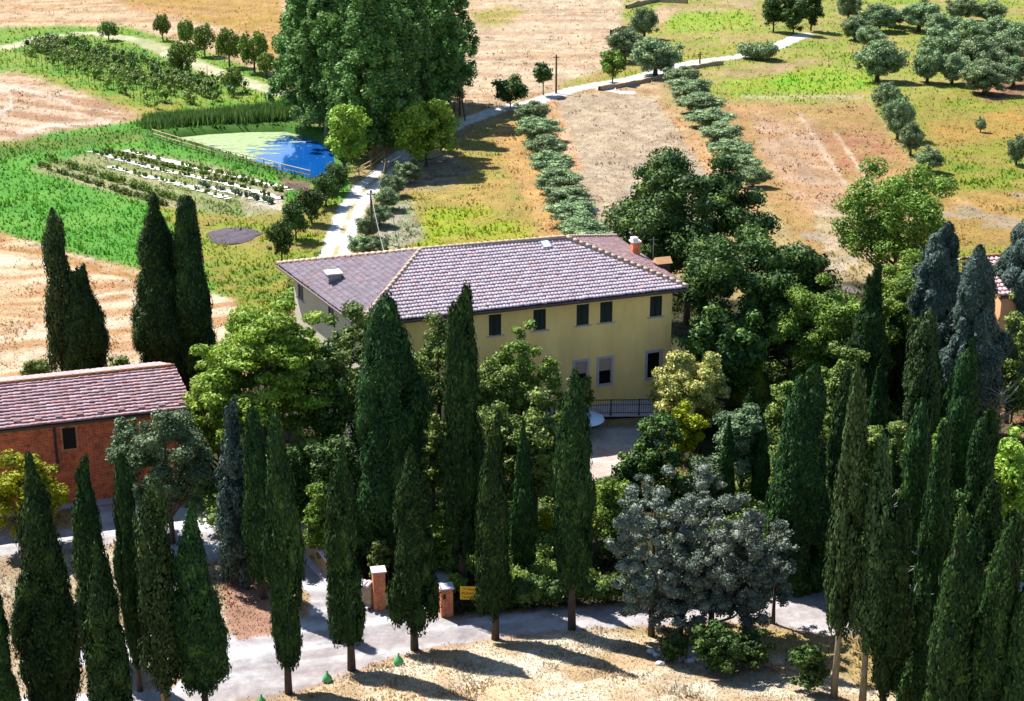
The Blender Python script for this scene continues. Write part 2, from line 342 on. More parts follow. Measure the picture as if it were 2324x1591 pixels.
    paint([(1710, 260), (1850, 270), (1930, 420), (1900, 520), (1800, 450), (1720, 340)], (222, 182, 150), (200, 150, 104), 20, 30, st=(-.9, .12, .7), seed=52, amt=.8)
    paint([(1860, 300), (1990, 300), (2040, 350), (1990, 400), (1920, 400), (1880, 350)], (190, 124, 84), (198, 154, 96), 14, 26, ns=.5, seed=53)
    for a, b, c, d in ((1812, 255, 1905, 400), (1895, 300, 1990, 440), (1905, 400, 1950, 450)):
        paint([(a - 4, b), (a + 3, b), (c + 6, d), (c - 5, d)], (232, 196, 160), None, 5, 6)
    paint([(1850, 480), (1950, 440), (2010, 560), (1960, 640), (1880, 620)], (190, 166, 100), (226, 196, 160), 16, 26, ns=.8, seed=54)
    # right slope
    paint([(1930, 150), (3000, 100), (3000, 900), (2150, 760), (2120, 600), (2080, 380), (1980, 240)], (176, 156, 58), (140, 160, 52), 12, 34, ns=.35, seed=61, hard=.6)
    paint([(2120, 350), (2330, 320), (2400, 440), (2200, 440)], (132, 160, 46), (176, 160, 60), 22, 34, ns=.4)
    paint([(2120, 440), (2330, 430), (2330, 560), (2160, 560)], (206, 158, 74), (178, 146, 60), 16, 28, ns=.6)
    paint([(2100, 280), (2330, 240), (2330, 320), (2130, 330)], (200, 148, 56), (178, 152, 54), 16, 28, ns=.6)
    # upper right
    paint([(1420, -40), (2500, -60), (2500, 160), (1940, 240), (1640, 230), (1500, 170), (1400, 140)], (146, 168, 56), (192, 170, 92), 12, 24, ns=.2, seed=71, hard=.6)
    paint([(1500, 40), (1560, 22), (1690, 24), (1720, 58), (1600, 72), (1520, 64)], (138, 190, 44), (172, 180, 60), 18, 30, ns=.6)
    paint([(1640, 190), (1700, 170), (1840, 150), (1990, 165), (1980, 205), (1800, 216), (1670, 214)], (134, 190, 40), (176, 180, 60), 16, 28, ns=.6)
    paint([(1600, 165), (1720, 148), (1860, 130), (1900, 140), (1700, 180)], (206, 168, 120), (170, 160, 70), 8, 14, ns=.6)
    paint([(1440, 60), (1500, 10), (1720, 0), (1700, 20), (1540, 26), (1500, 60)], (222, 178, 150), (190, 160, 80), 10, 16, ns=.3, amt=.8)
    paint([(1270, 190), (1350, 165), (1480, 120), (1700, 100), (1700, 125), (1560, 150), (1380, 195), (1290, 212)], (156, 170, 52), (190, 160, 80), 8, 14, ns=.4)
    paint([(1680, 216), (1960, 217), (1960, 222), (1680, 222)], (226, 206, 176), None, 4, 8, amt=.5)
    paint([(2180, 180), (2330, 150), (2330, 215), (2240, 230)], (206, 150, 104), (120, 90, 60), 10, 18, ns=.6)
    # garden and park floor
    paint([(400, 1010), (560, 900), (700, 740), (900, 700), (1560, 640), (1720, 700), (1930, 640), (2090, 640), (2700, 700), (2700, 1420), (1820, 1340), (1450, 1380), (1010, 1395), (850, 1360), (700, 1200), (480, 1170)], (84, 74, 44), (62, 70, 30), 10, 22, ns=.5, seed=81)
    paint([(2170, 880), (2330, 860), (2330, 1010), (2200, 1010)], (176, 120, 90), (90, 90, 44), 12, 24, ns=.6)
    paint([(1480, 1060), (1800, 1040), (1800, 1110), (1500, 1100)], (176, 116, 80), (90, 80, 44), 10, 20, ns=.5)
    paint([(2150, 1200), (2330, 1180), (2330, 1300), (2180, 1330)], (190, 140, 100), (90, 90, 44), 12, 24, ns=.6)
    paint([(1190, 1270), (1260, 1240), (1290, 1290), (1200, 1310)], (214, 180, 120), (150, 120, 70), 8, 14, ns=.8)
    # road-side earth
    paint([(-600, 1180), (60, 1190), (300, 1230), (420, 1290), (500, 1280), (620, 1330), (640, 1460), (560, 1540), (420, 1700), (-600, 1700)], (226, 204, 170), (190, 160, 120), 8, 14, ns=.6)
    # bank of dry grass
    d = np.interp(X, EX, EY) - Y + wn * 1.2
    k = sst(.35, .65, fbm(X * .7, Y * .7, 91))[..., None]; m = sst(-.4, .5, d)[..., None]
    C[:] = C * (1 - m) + m * ((1 - k) * np.array(S(254, 236, 204)) + k * np.array(S(232, 200, 156)))
    k2 = sst(.55, .72, fbm(X * .35, Y * .5, 93))[..., None] * m; C[:] = C * (1 - k2 * .6) + k2 * .6 * np.array(S(206, 168, 116))
    wp = sst(.60, .72, fbm(X * .28, Y * .2, 141)) * sst(95, 105, Y) * sst(-2, 3, X) * sst(340, 430, v) * .5; C[:] = C * (1 - wp[..., None]) + wp[..., None] * np.array(S(186, 176, 166))
    # pond banks
    s = sdf(X, Y, POND); k = sst(-4.5, -1, s + wn * 3)[..., None]; C[:] = C * (1 - k) + k * np.array(S(84, 134, 44))
    warm = sst(1.0, 1.25, C[..., 0:1] / (C[..., 1:2] + 1e-4)) * .12; lum = C.mean(-1, keepdims=True); C[:] = C + (lum * np.array([1.06, 1.0, .88]) - C) * warm
    # ------------ roads and paths: their own cells
    ROAD = [(-600, 1720), (-600, 1600), (180, 1575), (395, 1560), (440, 1490), (520, 1440), (700, 1400), (700, 1350), (640, 1290), (500, 1268), (415, 1300), (395, 1420), (300, 1500),
            (150, 1520), (100, 1490), (300, 1440), (370, 1290), (370, 1200), (330, 1190), (245, 1240), (-600, 1330), (-600, 1230), (60, 1215), (180, 1195), (190, 1150), (330, 1140), (480, 1120), (520, 1180), (640, 1215), (705, 1245), (750, 1330), (830, 1378), (870, 1388), (950, 1400), (1010, 1404), (1080, 1398), (1200, 1386), (1420, 1368), (1640, 1350), (1830, 1338), (2100, 1300), (3000, 1200),
            (3000, 1400), (2250, 1420), (1960, 1440), (1880, 1445), (1800, 1425), (1640, 1410), (1450, 1425), (1297, 1428), (1118, 1450), (940, 1478), (800, 1524), (655, 1576), (430, 1604), (300, 1640), (0, 1720)]
    sr = sdf(u, v, ROAD) + wf * 10
    DRIVE = [(868, 1390), (900, 1340), (930, 1290), (985, 1280), (1040, 1290), (1010, 1330), (1004, 1400)]
    sdv = sdf(u, v, DRIVE) + wf * 8; road = (sr > 0) | (sdv > 0)
    tr = W2([(752, 640), (757, 590), (772, 545), (798, 480), (835, 425), (868, 398), (920, 350), (1000, 300), (1060, 270), (1130, 245), (1205, 233), (1290, 212), (1350, 198), (1440, 180), (1590, 143), (1680, 128), (1760, 108), (1800, 92), (1830, 80)])
    tb = W2([(1345, 202), (1385, 211), (1425, 214)]); pl = W2([(-200, 128), (0, 106), (90, 86), (215, 73), (320, 92), (430, 135), (530, 175), (640, 212)])
    dt = dline(X, Y, tr) ; dt1 = np.minimum(dt, dline(X, Y, tb) + .3); dpth = dline(X, Y, pl)
    ww = .25 * (fbm(X, Y, 15) - .5) * 2
    track = (dt1 < 1.15 + ww * .8) ; path = (dpth < 1.7 + ww)
    PATIO = [(1180, 962), (1520, 950), (1510, 1000), (1450, 1040), (1400, 1075), (1340, 1092), (1250, 1075)]
    spt = sdf(u, v, PATIO) + wf * 5; patio = spt > 0
    def mixin(mask, c): C[:] = C * (1 - mask[..., None]) + np.array(c) * mask[..., None]
    # road colours: pale limestone gravel with darker wheel-worn streaks along the way
    ang = .22; q = fbm((X * math.cos(ang) + Y * math.sin(ang)) * .12, (-X * math.sin(ang) + Y * math.cos(ang)) * 1.3, 97); q2 = fbm(X * .35, Y * .35, 98)
    lane = sst(-6, 6, sr)
    kk = np.clip(sst(.40, .62, q) * .75 + sst(.5, .75, q2) * .4, 0, 1)[..., None]
    base = np.array(S(250, 248, 250)) * (1 - kk) + np.array(S(198, 188, 186)) * kk
    edge = sst(1450, 1520, v + (u - 800) * .20)[..., None] * .55      # nearer side is browner gravel
    base = base * (1 - edge) + np.array(S(206, 190, 186)) * edge
    C[:] = C * (1 - lane[..., None]) + base * lane[..., None]
    mixin(sst(-3, 5, sdv), S(240, 232, 224))
    mixin(sst(-14, 0, sr) * (1 - sst(0, 6, sr)) * .6, S(206, 170, 140))
    isl = sdf(u, v, [(505, 1310), (560, 1290), (640, 1300), (690, 1380), (640, 1440), (540, 1452), (510, 1400)]) + wf * 10
    mixin(sst(-6, 6, isl), S(196, 150, 124)); road &= ~(isl > 0)
    tc_ = np.ones_like(C) * np.array(S(254, 252, 244)); med = sst(.36, .10, dt) * sst(330, 380, v) * sst(.25, .45, fbm(X * .5, Y * .5, 99)); 
    tc_ = tc_ * (1 - med[..., None]) + np.array(S(214, 194, 146)) * med[..., None]
    kt = sst(1.45, .95, dt1 + ww); C[:] = C * (1 - kt[..., None]) + tc_ * kt[..., None]
    kp = sst(2.1, 1.1, dpth + ww); mixin(kp * (.55 + .45 * sst(.3, .6, fbm(X * .5, Y * .5, 101))), S(226, 214, 176))
    kpt = sst(.35, .65, fbm(X * .5, Y * .9, 103))[..., None]; kpm = sst(-3, 3, spt)[..., None]
    C[:] = C * (1 - kpm) + kpm * (np.array(S(240, 206, 190)) * (1 - kpt) + np.array(S(232, 226, 214)) * kpt)
    mo = fbm(X * .5 + 9, Y * .28, 131, 5); C *= (1 + (mo[..., None] - .5) * .55 * sst(.02, .2, C[..., 0:1] - .05)); C[:] = np.clip(C * (1 + (fbm(X * 2.3, Y * 2.3, 105, 3)[..., None] - .5) * .5), .005, .8)
    V = np.stack([X, Y, Z], -1); nr, nc = X.shape; idx = np.arange(nr * nc).reshape(nr, nc)
    Q = np.stack([idx[:-1, :-1], idx[1:, :-1], idx[1:, 1:], idx[:-1, 1:]], -1).reshape(-1, 4)
    cls = np.zeros((nr, nc), int); cls[path | track] = 2; cls[road] = 1; cls[patio] = 3
    cf = cls[:-1, :-1].ravel(); Vf = V.reshape(-1, 3); Cf = C.reshape(-1, 3)
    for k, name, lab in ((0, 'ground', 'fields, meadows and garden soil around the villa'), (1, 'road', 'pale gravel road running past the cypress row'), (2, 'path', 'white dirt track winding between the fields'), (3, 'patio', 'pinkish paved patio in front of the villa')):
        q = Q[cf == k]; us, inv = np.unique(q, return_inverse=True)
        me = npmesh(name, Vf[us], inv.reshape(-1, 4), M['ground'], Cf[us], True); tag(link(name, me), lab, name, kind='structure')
    # ---- grass and stubble: real blades over the painted soil
    rng = rs(5); rows = (dp < 34.5) & (dp > 6.3); ri = np.where(rows)[0]
    N = 260000; i = rng.choice(ri, N); j = rng.randint(30, nc - 31, N)
    ok = (cls[i, j] == 0) & (s[i, j] < -.5); i, j = i[ok], j[ok]
    x = X[i, j] + rng.uniform(-.12, .12, len(i)); y = Y[i, j] + rng.uniform(-.25, .25, len(i)); z = hgt(x, y)
    c = C[i, j]; green = np.clip((c[:, 1] / c[:, 0] - .8) * 2.2, 0, 1); clump = fbm(x * .6, y * .6, 111)
    hh = (.05 + .10 * green + .09 * sst(.5, .75, clump)) * rng.uniform(.5, 1.6, len(i)) * (1 + y * .0022); uu, vv2 = u[i, j], v[i, j]
    hh *= np.where(np.interp(x, EX, EY) - y > 0, .62, 1.); hh *= np.where(np.interp(x, EX, EY) - y > 0, 1.25, 1.); wd = hh * rng.uniform(.12, .35, len(i)) + .012 + y * .00025
    an = rng.uniform(0, math.pi, len(i)); dx, dy = np.cos(an) * wd, np.sin(an) * wd; lx, ly = rng.normal(0, .35, (2, len(i))) * hh
    VV = np.stack([np.stack([x - dx, y - dy, z - .02], -1), np.stack([x + dx, y + dy, z - .02], -1), np.stack([x + lx, y + ly, z + hh], -1)], 1).reshape(-1, 3)
    cc = c * rng.uniform(.85, 1.6, (len(i), 1)) * (1 + rng.normal(0, .06, (len(i), 3))); cc = np.repeat(np.clip(cc, .004, .8), 3, 0)
    tag(link('grass', npmesh('grass', VV, np.arange(len(VV)).reshape(-1, 3), M['blade'], cc)), 'dry and green grass tufts over the fields and bank', 'grass', kind='stuff')
    # ---- water
    p = np.array(POND); gx, gy = np.meshgrid(np.linspace(p[:, 0].min() - 2, p[:, 0].max() + 2, 260), np.linspace(p[:, 1].min() - 2, p[:, 1].max() + 2, 300))
    uu, vv = proj(gx, gy, -.75); a = .5 + (sst(570, 700, uu + (vv - 300) * .9)) * .9
    nz = fbm(gx * .12, gy * .5, 121) ; al = (sdf(uu, vv, [(300, 260), (560, 260), (760, 280), (700, 296), (655, 302), (615, 322), (585, 348), (600, 385), (500, 360), (380, 330)]) + (fbm(gx * .7, gy * 3.4, 122, 6) - .5) * 150) > 0
    st = (fbm(gx * .9, gy * 3.2, 123, 6) > .52 + np.clip((vv - 305) / 130, 0, .3)) & (fbm(gx * .3, gy * .8, 124) > .45)
    al |= st; idx = np.arange(gx.size).reshape(gx.shape); q = np.stack([idx[:-1, :-1], idx[1:, :-1], idx[1:, 1:], idx[:-1, 1:]], -1).reshape(-1, 4); af = al[:-1, :-1].ravel()
    P = np.stack([gx, gy, np.full(gx.shape, -.75)], -1).reshape(-1, 3)
    x0, x1, y0, y1 = gx.min(), gx.max(), gy.min(), gy.max()
    o = MB().add([(x0, y0, -.76), (x1, y0, -.76), (x1, y1, -.76), (x0, y1, -.76)], [(0, 1, 2, 3)]).build('water', M['water']); tag(o, 'blue farm pond reflecting the poplars', 'water', kind='structure')
    us, inv = np.unique(q[af], return_inverse=True)
    tag(link('algae', npmesh('algae', P[us], inv.reshape(-1, 4), M['algae'])), 'yellow green duckweed floating on the pond', 'algae', kind='stuff')
build_ground()
# ================================================================ FOLIAGE
ICO = None
def ico():
    global ICO
    if ICO is None:
        bm = bmesh.new(); bmesh.ops.create_icosphere(bm, subdivisions=1, radius=1.)
        bm.verts.ensure_lookup_table(); ICO = (np.array([v.co[:] for v in bm.verts]), np.array([[v.index for v in f.verts] for f in bm.faces])); bm.free()
    return ICO
def nrm(a): return a / (np.linalg.norm(a, axis=-1, keepdims=True) + 1e-9)
def leaves(P, N, L, Wd, rng, jit=.6, up=0.):
    n = len(P); n1 = nrm(N + rng.normal(0, jit, (n, 3))); r = rng.normal(0, 1, (n, 3)); r[:, 2] += up
    t = nrm(r - n1 * (r * n1).sum(1, keepdims=True)); b = np.cross(n1, t)
    s = rng.uniform(.65, 1.35, (n, 1)); t = t * L * s * .5; b = b * Wd * s * .5
    V = np.stack([P - t, P + b - t * .15, P + t, P - b - t * .15], 1).reshape(-1, 3)
    return V, np.arange(4 * n).reshape(-1, 4)
def crown(cl, rad, per, L, Wd, rng, matl, core=.7, jit=.6, up=0., name='crown', upb=.25, keep=None, shell=.3, axis=0.):
    """cl (k,3) clump centres, rad (k,3) radii; leaves over each clump's outer shell"""
    k = len(cl); tot = int(k * per); w = (rad[:, 0] * rad[:, 2]); w = w / w.sum(); ci = rng.choice(k, tot, p=w)
    d = nrm(rng.normal(0, 1, (tot, 3))); q = 1 - shell * rng.rand(tot, 1) ** 1.5
    P = cl[ci] + d * rad[ci] * q; N = nrm(d / rad[ci] * rad[ci].mean(1, keepdims=True)); 
    if keep is not None: m = keep(P); P, N = P[m], N[m]
    if k < 400:                                            # drop leaves buried in neighbouring clumps
        m = np.ones(len(P), bool)
        for a in range(0, len(P), 20000):
            dd = ((P[a:a + 20000, None] - cl[None]) / rad[None]); m[a:a + 20000] = ((dd ** 2).sum(-1).min(1) > .40)
        P, N = P[m], N[m]
    if axis: N = nrm(N) * (1 - axis) + nrm(P * np.array([1, 1, 0])) * axis
    N = N + np.array([0, 0, upb]); V, Q = leaves(P, N, L, Wd, rng, jit, up)
    if core > 0:
        iv, f = ico(); CV = (cl[:, None] + iv[None] * rad[:, None] * core).reshape(-1, 3); CF = (f[None] + (np.arange(k) * len(iv))[:, None, None]).reshape(-1, 3)
        CF = np.concatenate([CF, CF[:, :1]], 1) + len(V)
        # triangles stored as thin quads: split the last edge at its midpoint
        mid = (CV[CF[:, 2] - len(V)] + CV[CF[:, 0] - len(V)]) / 2; CF[:, 3] = len(V) + len(CV) + np.arange(len(CF)); V = np.concatenate([V, CV, mid]); Q = np.concatenate([Q, CF])
    return npmesh(name, V, Q, matl)
def cypress_mesh(seed, prof, n=150, per=110, sc=1., matl='cyp', loose=0., core=.8, lump=.34):
    lw, lh, pm = LS
    rng = rs(seed); t = rng.rand(n) ** .9; tz = np.interp(t, [0, 1], [prof[0][0] + .02, .985]); r = np.interp(tz, [p[0] for p in prof], [p[1] for p in prof])
    a = rng.rand(n) * 2 * math.pi; rr = np.maximum(r - lump * .75, .0) * (1 + loose * rng.uniform(-.4, .6, n) + rng.uniform(-.10, .08, n)) * (1 + .12 * np.sin(a * 2 + seed + tz * 9))
    w1 = 1 + .13 * np.sin(tz * rng.uniform(9, 15) + rng.uniform(0, 6)) + .16 * np.sin(a * rng.choice([1, 2, 3]) + tz * rng.uniform(4, 9)); rr = rr * w1; r = r * np.clip(w1, .7, 1.15)
    bx, by = rng.normal(0, .10, 2); cl = np.stack([np.cos(a) * rr + bx * np.sin(tz * 3), np.sin(a) * rr + by * np.sin(tz * 3), tz * 10], 1)
    if seed % 3 == 0:                                      # a second leader near the top
        sp = tz > .72; sg = np.where(np.cos(a - 1) > 0, 1, -1); cl[sp, 0] += (.30 * (tz - .72) / .28 * sg * .9)[sp]; cl[sp & (sg < 0), 2] -= .7
    gp_ = rng.uniform(0, 6.28, 4), rng.uniform(.2, .9, 4); keep_ = np.ones(n, bool)
    for ga, gt in zip(*gp_): keep_ &= ~((np.abs(((a - ga + 3.14) % 6.28) - 3.14) < .35) & (np.abs(tz - gt) < .035))
    rad = np.stack([np.full(n, 1.)] * 3, 1) * np.clip(r * .62, .16, lump)[:, None] * rng.uniform(.55, 1.3, (n, 1)); rad[:, 2] *= 2.4
    cl, rad = cl[keep_], rad[keep_]
    zt = np.linspace(prof[0][0] * 10 + .3, 9.3, 14); ri = np.interp(zt / 10, [p[0] for p in prof], [p[1] for p in prof]) * .62 * (1 - loose * .6)      # inner mass
    cl = np.concatenate([cl, np.stack([zt * 0, zt * 0, zt], 1)]); rad = np.concatenate([rad, np.stack([np.maximum(ri, .08), np.maximum(ri, .08), ri * 0 + .6], 1)])
    return crown(cl, rad, per * 2.0 * pm, .21 * lh, .075 * lw, rng, M[matl], core, .24, 2.0, upb=.04, shell=.55, axis=.48)
def trunk_mesh(H, r0, r1, seed, limbs=0, R=1., tb=.3, top=None, lean=.03):
    rng = rs(seed); mb = MB(); pts = [(0, 0, -.3)] + [(rng.normal(0, lean) * H * .1 * i, rng.normal(0, lean) * H * .1 * i, H * i / 5) for i in range(1, 6)]
    mb.tube(pts, [r0 * 1.25] + [r0 + (r1 - r0) * i / 5 for i in range(1, 6)], 8)
    for k in range(limbs):
        a = rng.rand() * 6.28; z0 = H * rng.uniform(tb * .8, min(.95, tb * 1.3 + .15)); e = Vector((math.cos(a) * R * rng.uniform(.5, .85), math.sin(a) * R * rng.uniform(.5, .85), z0 + H * rng.uniform(.2, .5)))
        b = Vector((pts[3][0] * .5, pts[3][1] * .5, z0)); mb.tube([b, b.lerp(e, .5) + Vector((0, 0, -R * .08)), e], [r0 * .5, r0 * .33, r0 * .12], 6)
    me = bpy.data.meshes.new('trunk'); me.from_pydata(mb.v, [], mb.f); me.update(); me.polygons.foreach_set('use_smooth', [True] * len(me.polygons)); return me
PSP = [(.15, .25), (.19, .85), (.28, 1.), (.5, .90), (.75, .62), (.92, .32), (1, .05)]
PCO = [(.125, .3), (.16, .8), (.3, 1.), (.6, .95), (.82, .72), (.95, .45), (1, .16)]
PHI = [(.22, .2), (.26, .75), (.36, 1.), (.6, .92), (.8, .68), (.94, .36), (1, .08)]
PLO = [(.02, .6), (.08, .9), (.25, 1.), (.5, .85), (.75, .55), (.92, .25), (1, .04)]
PBR = [(.01, .8), (.1, 1.), (.35, .97), (.65, .78), (.87, .45), (1, .06)]
CY = {}; LS = (1., 1., 1.)
def cyp_proto(key):
    if key in CY: return CY[key]
    kind, i = key; s = 100 + i * 7 + len(kind)
    if kind == 'spindle': me = cypress_mesh(s, PSP, 190, 120)
    elif kind == 'column': me = cypress_mesh(s, PCO, 200, 120)
    elif kind == 'high': me = cypress_mesh(s, PHI, 190, 120)
    elif kind == 'sparsehigh': me = cypress_mesh(s, PHI, 170, 85, matl='sparse', loose=.35, core=.5, lump=.30)
    elif kind == 'low': me = cypress_mesh(s, PLO, 200, 120)
    elif kind == 'broad': me = cypress_mesh(s, PBR, 420, 130, lump=.24)
    elif kind == 'blue': me = cypress_mesh(s, PLO, 150, 90, matl='cypb', loose=.5, core=.45, lump=.30)
    elif kind == 'bluebroad': me = cypress_mesh(s, PBR, 420, 110, matl='cypb', loose=.35, core=.6, lump=.2)
    elif kind == 'yellow': me = cypress_mesh(s, PLO, 170, 110, matl='cypy')
    elif kind == 'sparse': me = cypress_mesh(s, PCO, 170, 80, matl='sparse', loose=.4, core=.5, lump=.30)
    tk = trunk_mesh(8.5, .16, .04, s, 0); tk.materials.append(M['palebark'] if kind.startswith('sparse') else M['bark']); CY[key] = (me, tk); return CY[key]
rr_ = random.Random(3)
def cypress(bu, bv, tv, hw, kind, i, label, group='dark cypresses lining the gravel road', cat='cypress', name='cypress_tree'):
    g = gp(bu, bv); k = mpp(bu, bv); z = g.z
    # height that projects to tv
    lo, hi = 1., 40.
    for _ in range(30):
        m = (lo + hi) / 2
        if proj(g.x, g.y, z + m)[1] > tv: lo = m
        else: hi = m
    global LS; H = lo; o = empty(name, g, label, cat, group, rr_.uniform(-.3, .3))
    R = hw * k * (.86 if kind in ('column', 'spindle', 'sparse', 'low', 'high', 'sparsehigh') else .9); o.scale = (R, R, H / 10); LS = (1 / R, 10 / H, min(2.6, max(.8, R * H / 10))); me, tk = cyp_proto((kind, i))
    # trunk keeps a natural thickness
    t = link('trunk', tk, o); t.scale = (min(1.3, 1.0 / max(R, .6)) * (1. if H > 9 else .8),) * 2 + (1,); link('crown', me, o)
    return o
def broad(H, R, tb, seed, matl, ncl=None, leaf=.2, per=None, core=.62, irr=.3, flat=1., jit=.7, top=None, dens=1., cs=.34, ar=.55, shell=.45):
    """returns a crown mesh of real size for a tree of height H, crown radius R, crown base at tb*H"""
    rng = rs(seed); ncl = ncl or int(26 + 5 * R * R / (cs * R) ** 2 * .5); ncl = min(ncl, 170)
    cz = (tb * H + H) / 2; rz = (H - tb * H) / 2
    d = nrm(rng.normal(0, 1, (ncl, 3))); f = rng.uniform(.25, .80, ncl) ** .6
    lob = 1 + irr * (np.sin(3 * np.arctan2(d[:, 1], d[:, 0]) + seed) * .5 + rng.uniform(-.6, .5, ncl))
    cr = R * cs * rng.uniform(.65, 1.25, ncl); fx = np.clip(f * lob, .05, 1.); k = np.maximum(0, 1 - cr / R)
    cl = np.stack([d[:, 0] * R * fx * np.minimum(1, k + .2), d[:, 1] * R * fx * np.minimum(1, k + .2), cz + d[:, 2] * np.maximum(rz - cr * .8, rz * .3) * fx * 1.1], 1)
    rad = np.stack([cr, cr, cr * .75 * flat], 1)
    area = (4 * math.pi * cr ** 2).sum() * .55; nl = dens * 2.0 * area / (leaf * leaf * ar) / 1.2
    return crown(cl, rad, min(nl, 95000) / ncl, leaf, leaf * ar, rng, M[matl], core, jit, 0., upb=.35, shell=shell)
def tree(name, bu, bv, tv, hw, tb, matl, seed, label, cat='tree', group=None, leaf=.2, top_extra=0, bark='bark', tr=True, zfix=None, **kw):
    g = gp(bu, bv); k = mpp(bu, bv); lo, hi = .3, 40.
    for _ in range(30):
        m = (lo + hi) / 2
        if proj(g.x, g.y, g.z + m)[1] > tv: lo = m
        else: hi = m
    H = lo; R = hw * k; o = empty(name, g, label, cat, group, 0)
    if tr:
        tk = trunk_mesh(H * .8, max(.05, H * .018), .03, seed, 6, R, max(.12, tb), top_extra); tk.materials.append(M[bark]); link('trunk', tk, o)
    link('crown' if tr else 'foliage', broad(H, R, tb, seed, matl, leaf=leaf, **kw), o)
    return o
# ================================================================ BUILDINGS
def tile_face(mb, cols, A, B, Cc, Dd, pitch=.36, row=.42, cA=(.4, .3, .28), cB=(.5, .4, .38), seed=1, amp=.055, step=.05, over=.0):
    """roof face with real curved cover tiles laid in stepped rows: eave A->B, top D..C (may coincide)"""
    A, B, Cc, Dd = [Vector(p) for p in (A, B, Cc, Dd)]; ex = (B - A).normalized(); nz = ex.cross((Cc + Dd) / 2 - A).normalized()
    if nz.z < 0: nz = -nz
    up = nz.cross(ex).normalized()
    if up.z < 0: up = -up
    pol = [((p - A).dot(ex), (p - A).dot(up)) for p in (A, B, Cc, Dd)]; xs = [p[0] for p in pol]; hmax = max(p[1] for p in pol)
    n = 6; x = np.arange(min(xs), max(xs) + pitch, pitch / n); ph = (np.arange(len(x)) % n) / n
    prof = np.where(ph < .64, np.sqrt(np.clip(1 - ((ph - .25) / .42) ** 2, 0, 1)), .0) * amp * 1.35
    nr = int(math.ceil(hmax / row)); V = []; Q = []; C_ = []; rng = rs(seed)
    tid = (np.arange(len(x)) // n)
    Aa, e, uu, nn = np.array(A), np.array(ex), np.array(up), np.array(nz); base = 0
    for r in range(nr):
        y0 = r * row - .02; y1 = min((r + 1) * row + .05, hmax); yy = [y0, y0, (y0 + y1) / 2, y1]; zo = [-.01, step, step * .55, .0]
        tc = np.array(cA)[None] + (np.array(cB) - np.array(cA))[None] * rng.rand(tid.max() + 1, 1); tc = tc * rng.uniform(.91, 1.09, (len(tc), 1)); 
        tc = tc * np.array([[1, 1, 1]]) ; red = rng.rand(len(tc)) < .10; tc[red] *= np.array([1.1, .88, .82])
        jz = rng.normal(0, .006, tid.max() + 1)[tid]; jy = rng.normal(0, .018, tid.max() + 1)[tid]
        for k, (y, z) in enumerate(zip(yy, zo)):
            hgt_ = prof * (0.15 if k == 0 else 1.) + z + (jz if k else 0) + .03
            V.append(Aa + np.outer(x, e) + np.outer(y + (jy if k < 2 else 0 * jy), uu) + np.outer(hgt_, nn)); C_.append(np.clip(tc[tid] * (.4 if k == 0 else 1), .01, .8))  # each row's lower lip is darkened in colour, painted shade of the tile step
        m = len(x)
        cx = (x[:-1] + x[1:]) / 2; inside = sdf(cx, np.full(cx.shape, (y0 + y1) / 2 if r else row * .5), pol) > -.05
        for k in range(3):
            a = base + k * m + np.arange(m - 1)[inside]; Q.append(np.stack([a, a + 1, a + m + 1, a + m], 1))
        base += 4 * m
    V = np.concatenate(V); Q = np.concatenate(Q); C_ = np.concatenate(C_); off = sum(len(v) for v in mb[0]); mb[0].append(V); mb[1].append(Q + off); mb[2].append(C_)
def fin_tiles(name, mb, parent, base):
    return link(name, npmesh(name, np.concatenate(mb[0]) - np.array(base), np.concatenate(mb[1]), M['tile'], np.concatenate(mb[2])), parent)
def capline(mb, a, b, r=.13, seg=.42, lift=.05):
    a, b = Vector(a), Vector(b); L = (b - a).length; n = int(L / seg); t = (b - a) / n
    for i in range(n): p = a + t * i + Vector((0, 0, lift)); q = p + t * 1.08; mb.tube([p + Vector((0, 0, .035)), q], [r * 1.12, r * .92], 8)
def inset(P, d):                                          # inset a ccw world polygon (2d) by d
    n = len(P); out = []
    for i in range(n):
        p0, p1, p2 = Vector(P[i - 1]), Vector(P[i]), Vector(P[(i + 1) % n]); e0 = (p1 - p0).normalized(); e1 = (p2 - p1).normalized()
        n0 = Vector((-e0.y, e0.x)); n1 = Vector((-e1.y, e1.x)); a = p1 + n0 * d; b = p1 + n1 * d
        den = e0.x * e1.y - e0.y * e1.x; t = ((b.x - a.x) * e1.y - (b.y - a.y) * e1.x) / den; out.append(a + e0 * t)
    return out
def wallray(u, v, A, B):                                  # hit a vertical wall through A-B (2d); returns distance along and z
    a = (u - 1162) / F; b = -(v - 795.5) / F; d = Vector((a, cp + b * sp_, -sp_ + b * cp)); e = (B - A).normalized(); nn = Vector((-e.y, e.x))
    t = (A.dot(nn)) / (Vector((d.x, d.y)).dot(nn)); p = d * t; return (Vector((p.x, p.y)) - A).dot(e), CH + p.z
def wallM(A, B, z0=0):                                    # local frame: x along wall, y into the wall, z up
    e = (B - A).normalized(); return Matrix(((e.x, -e.y, 0, A.x), (e.y, e.x, 0, A.y), (0, 0, 1, z0), (0, 0, 0, 1)))
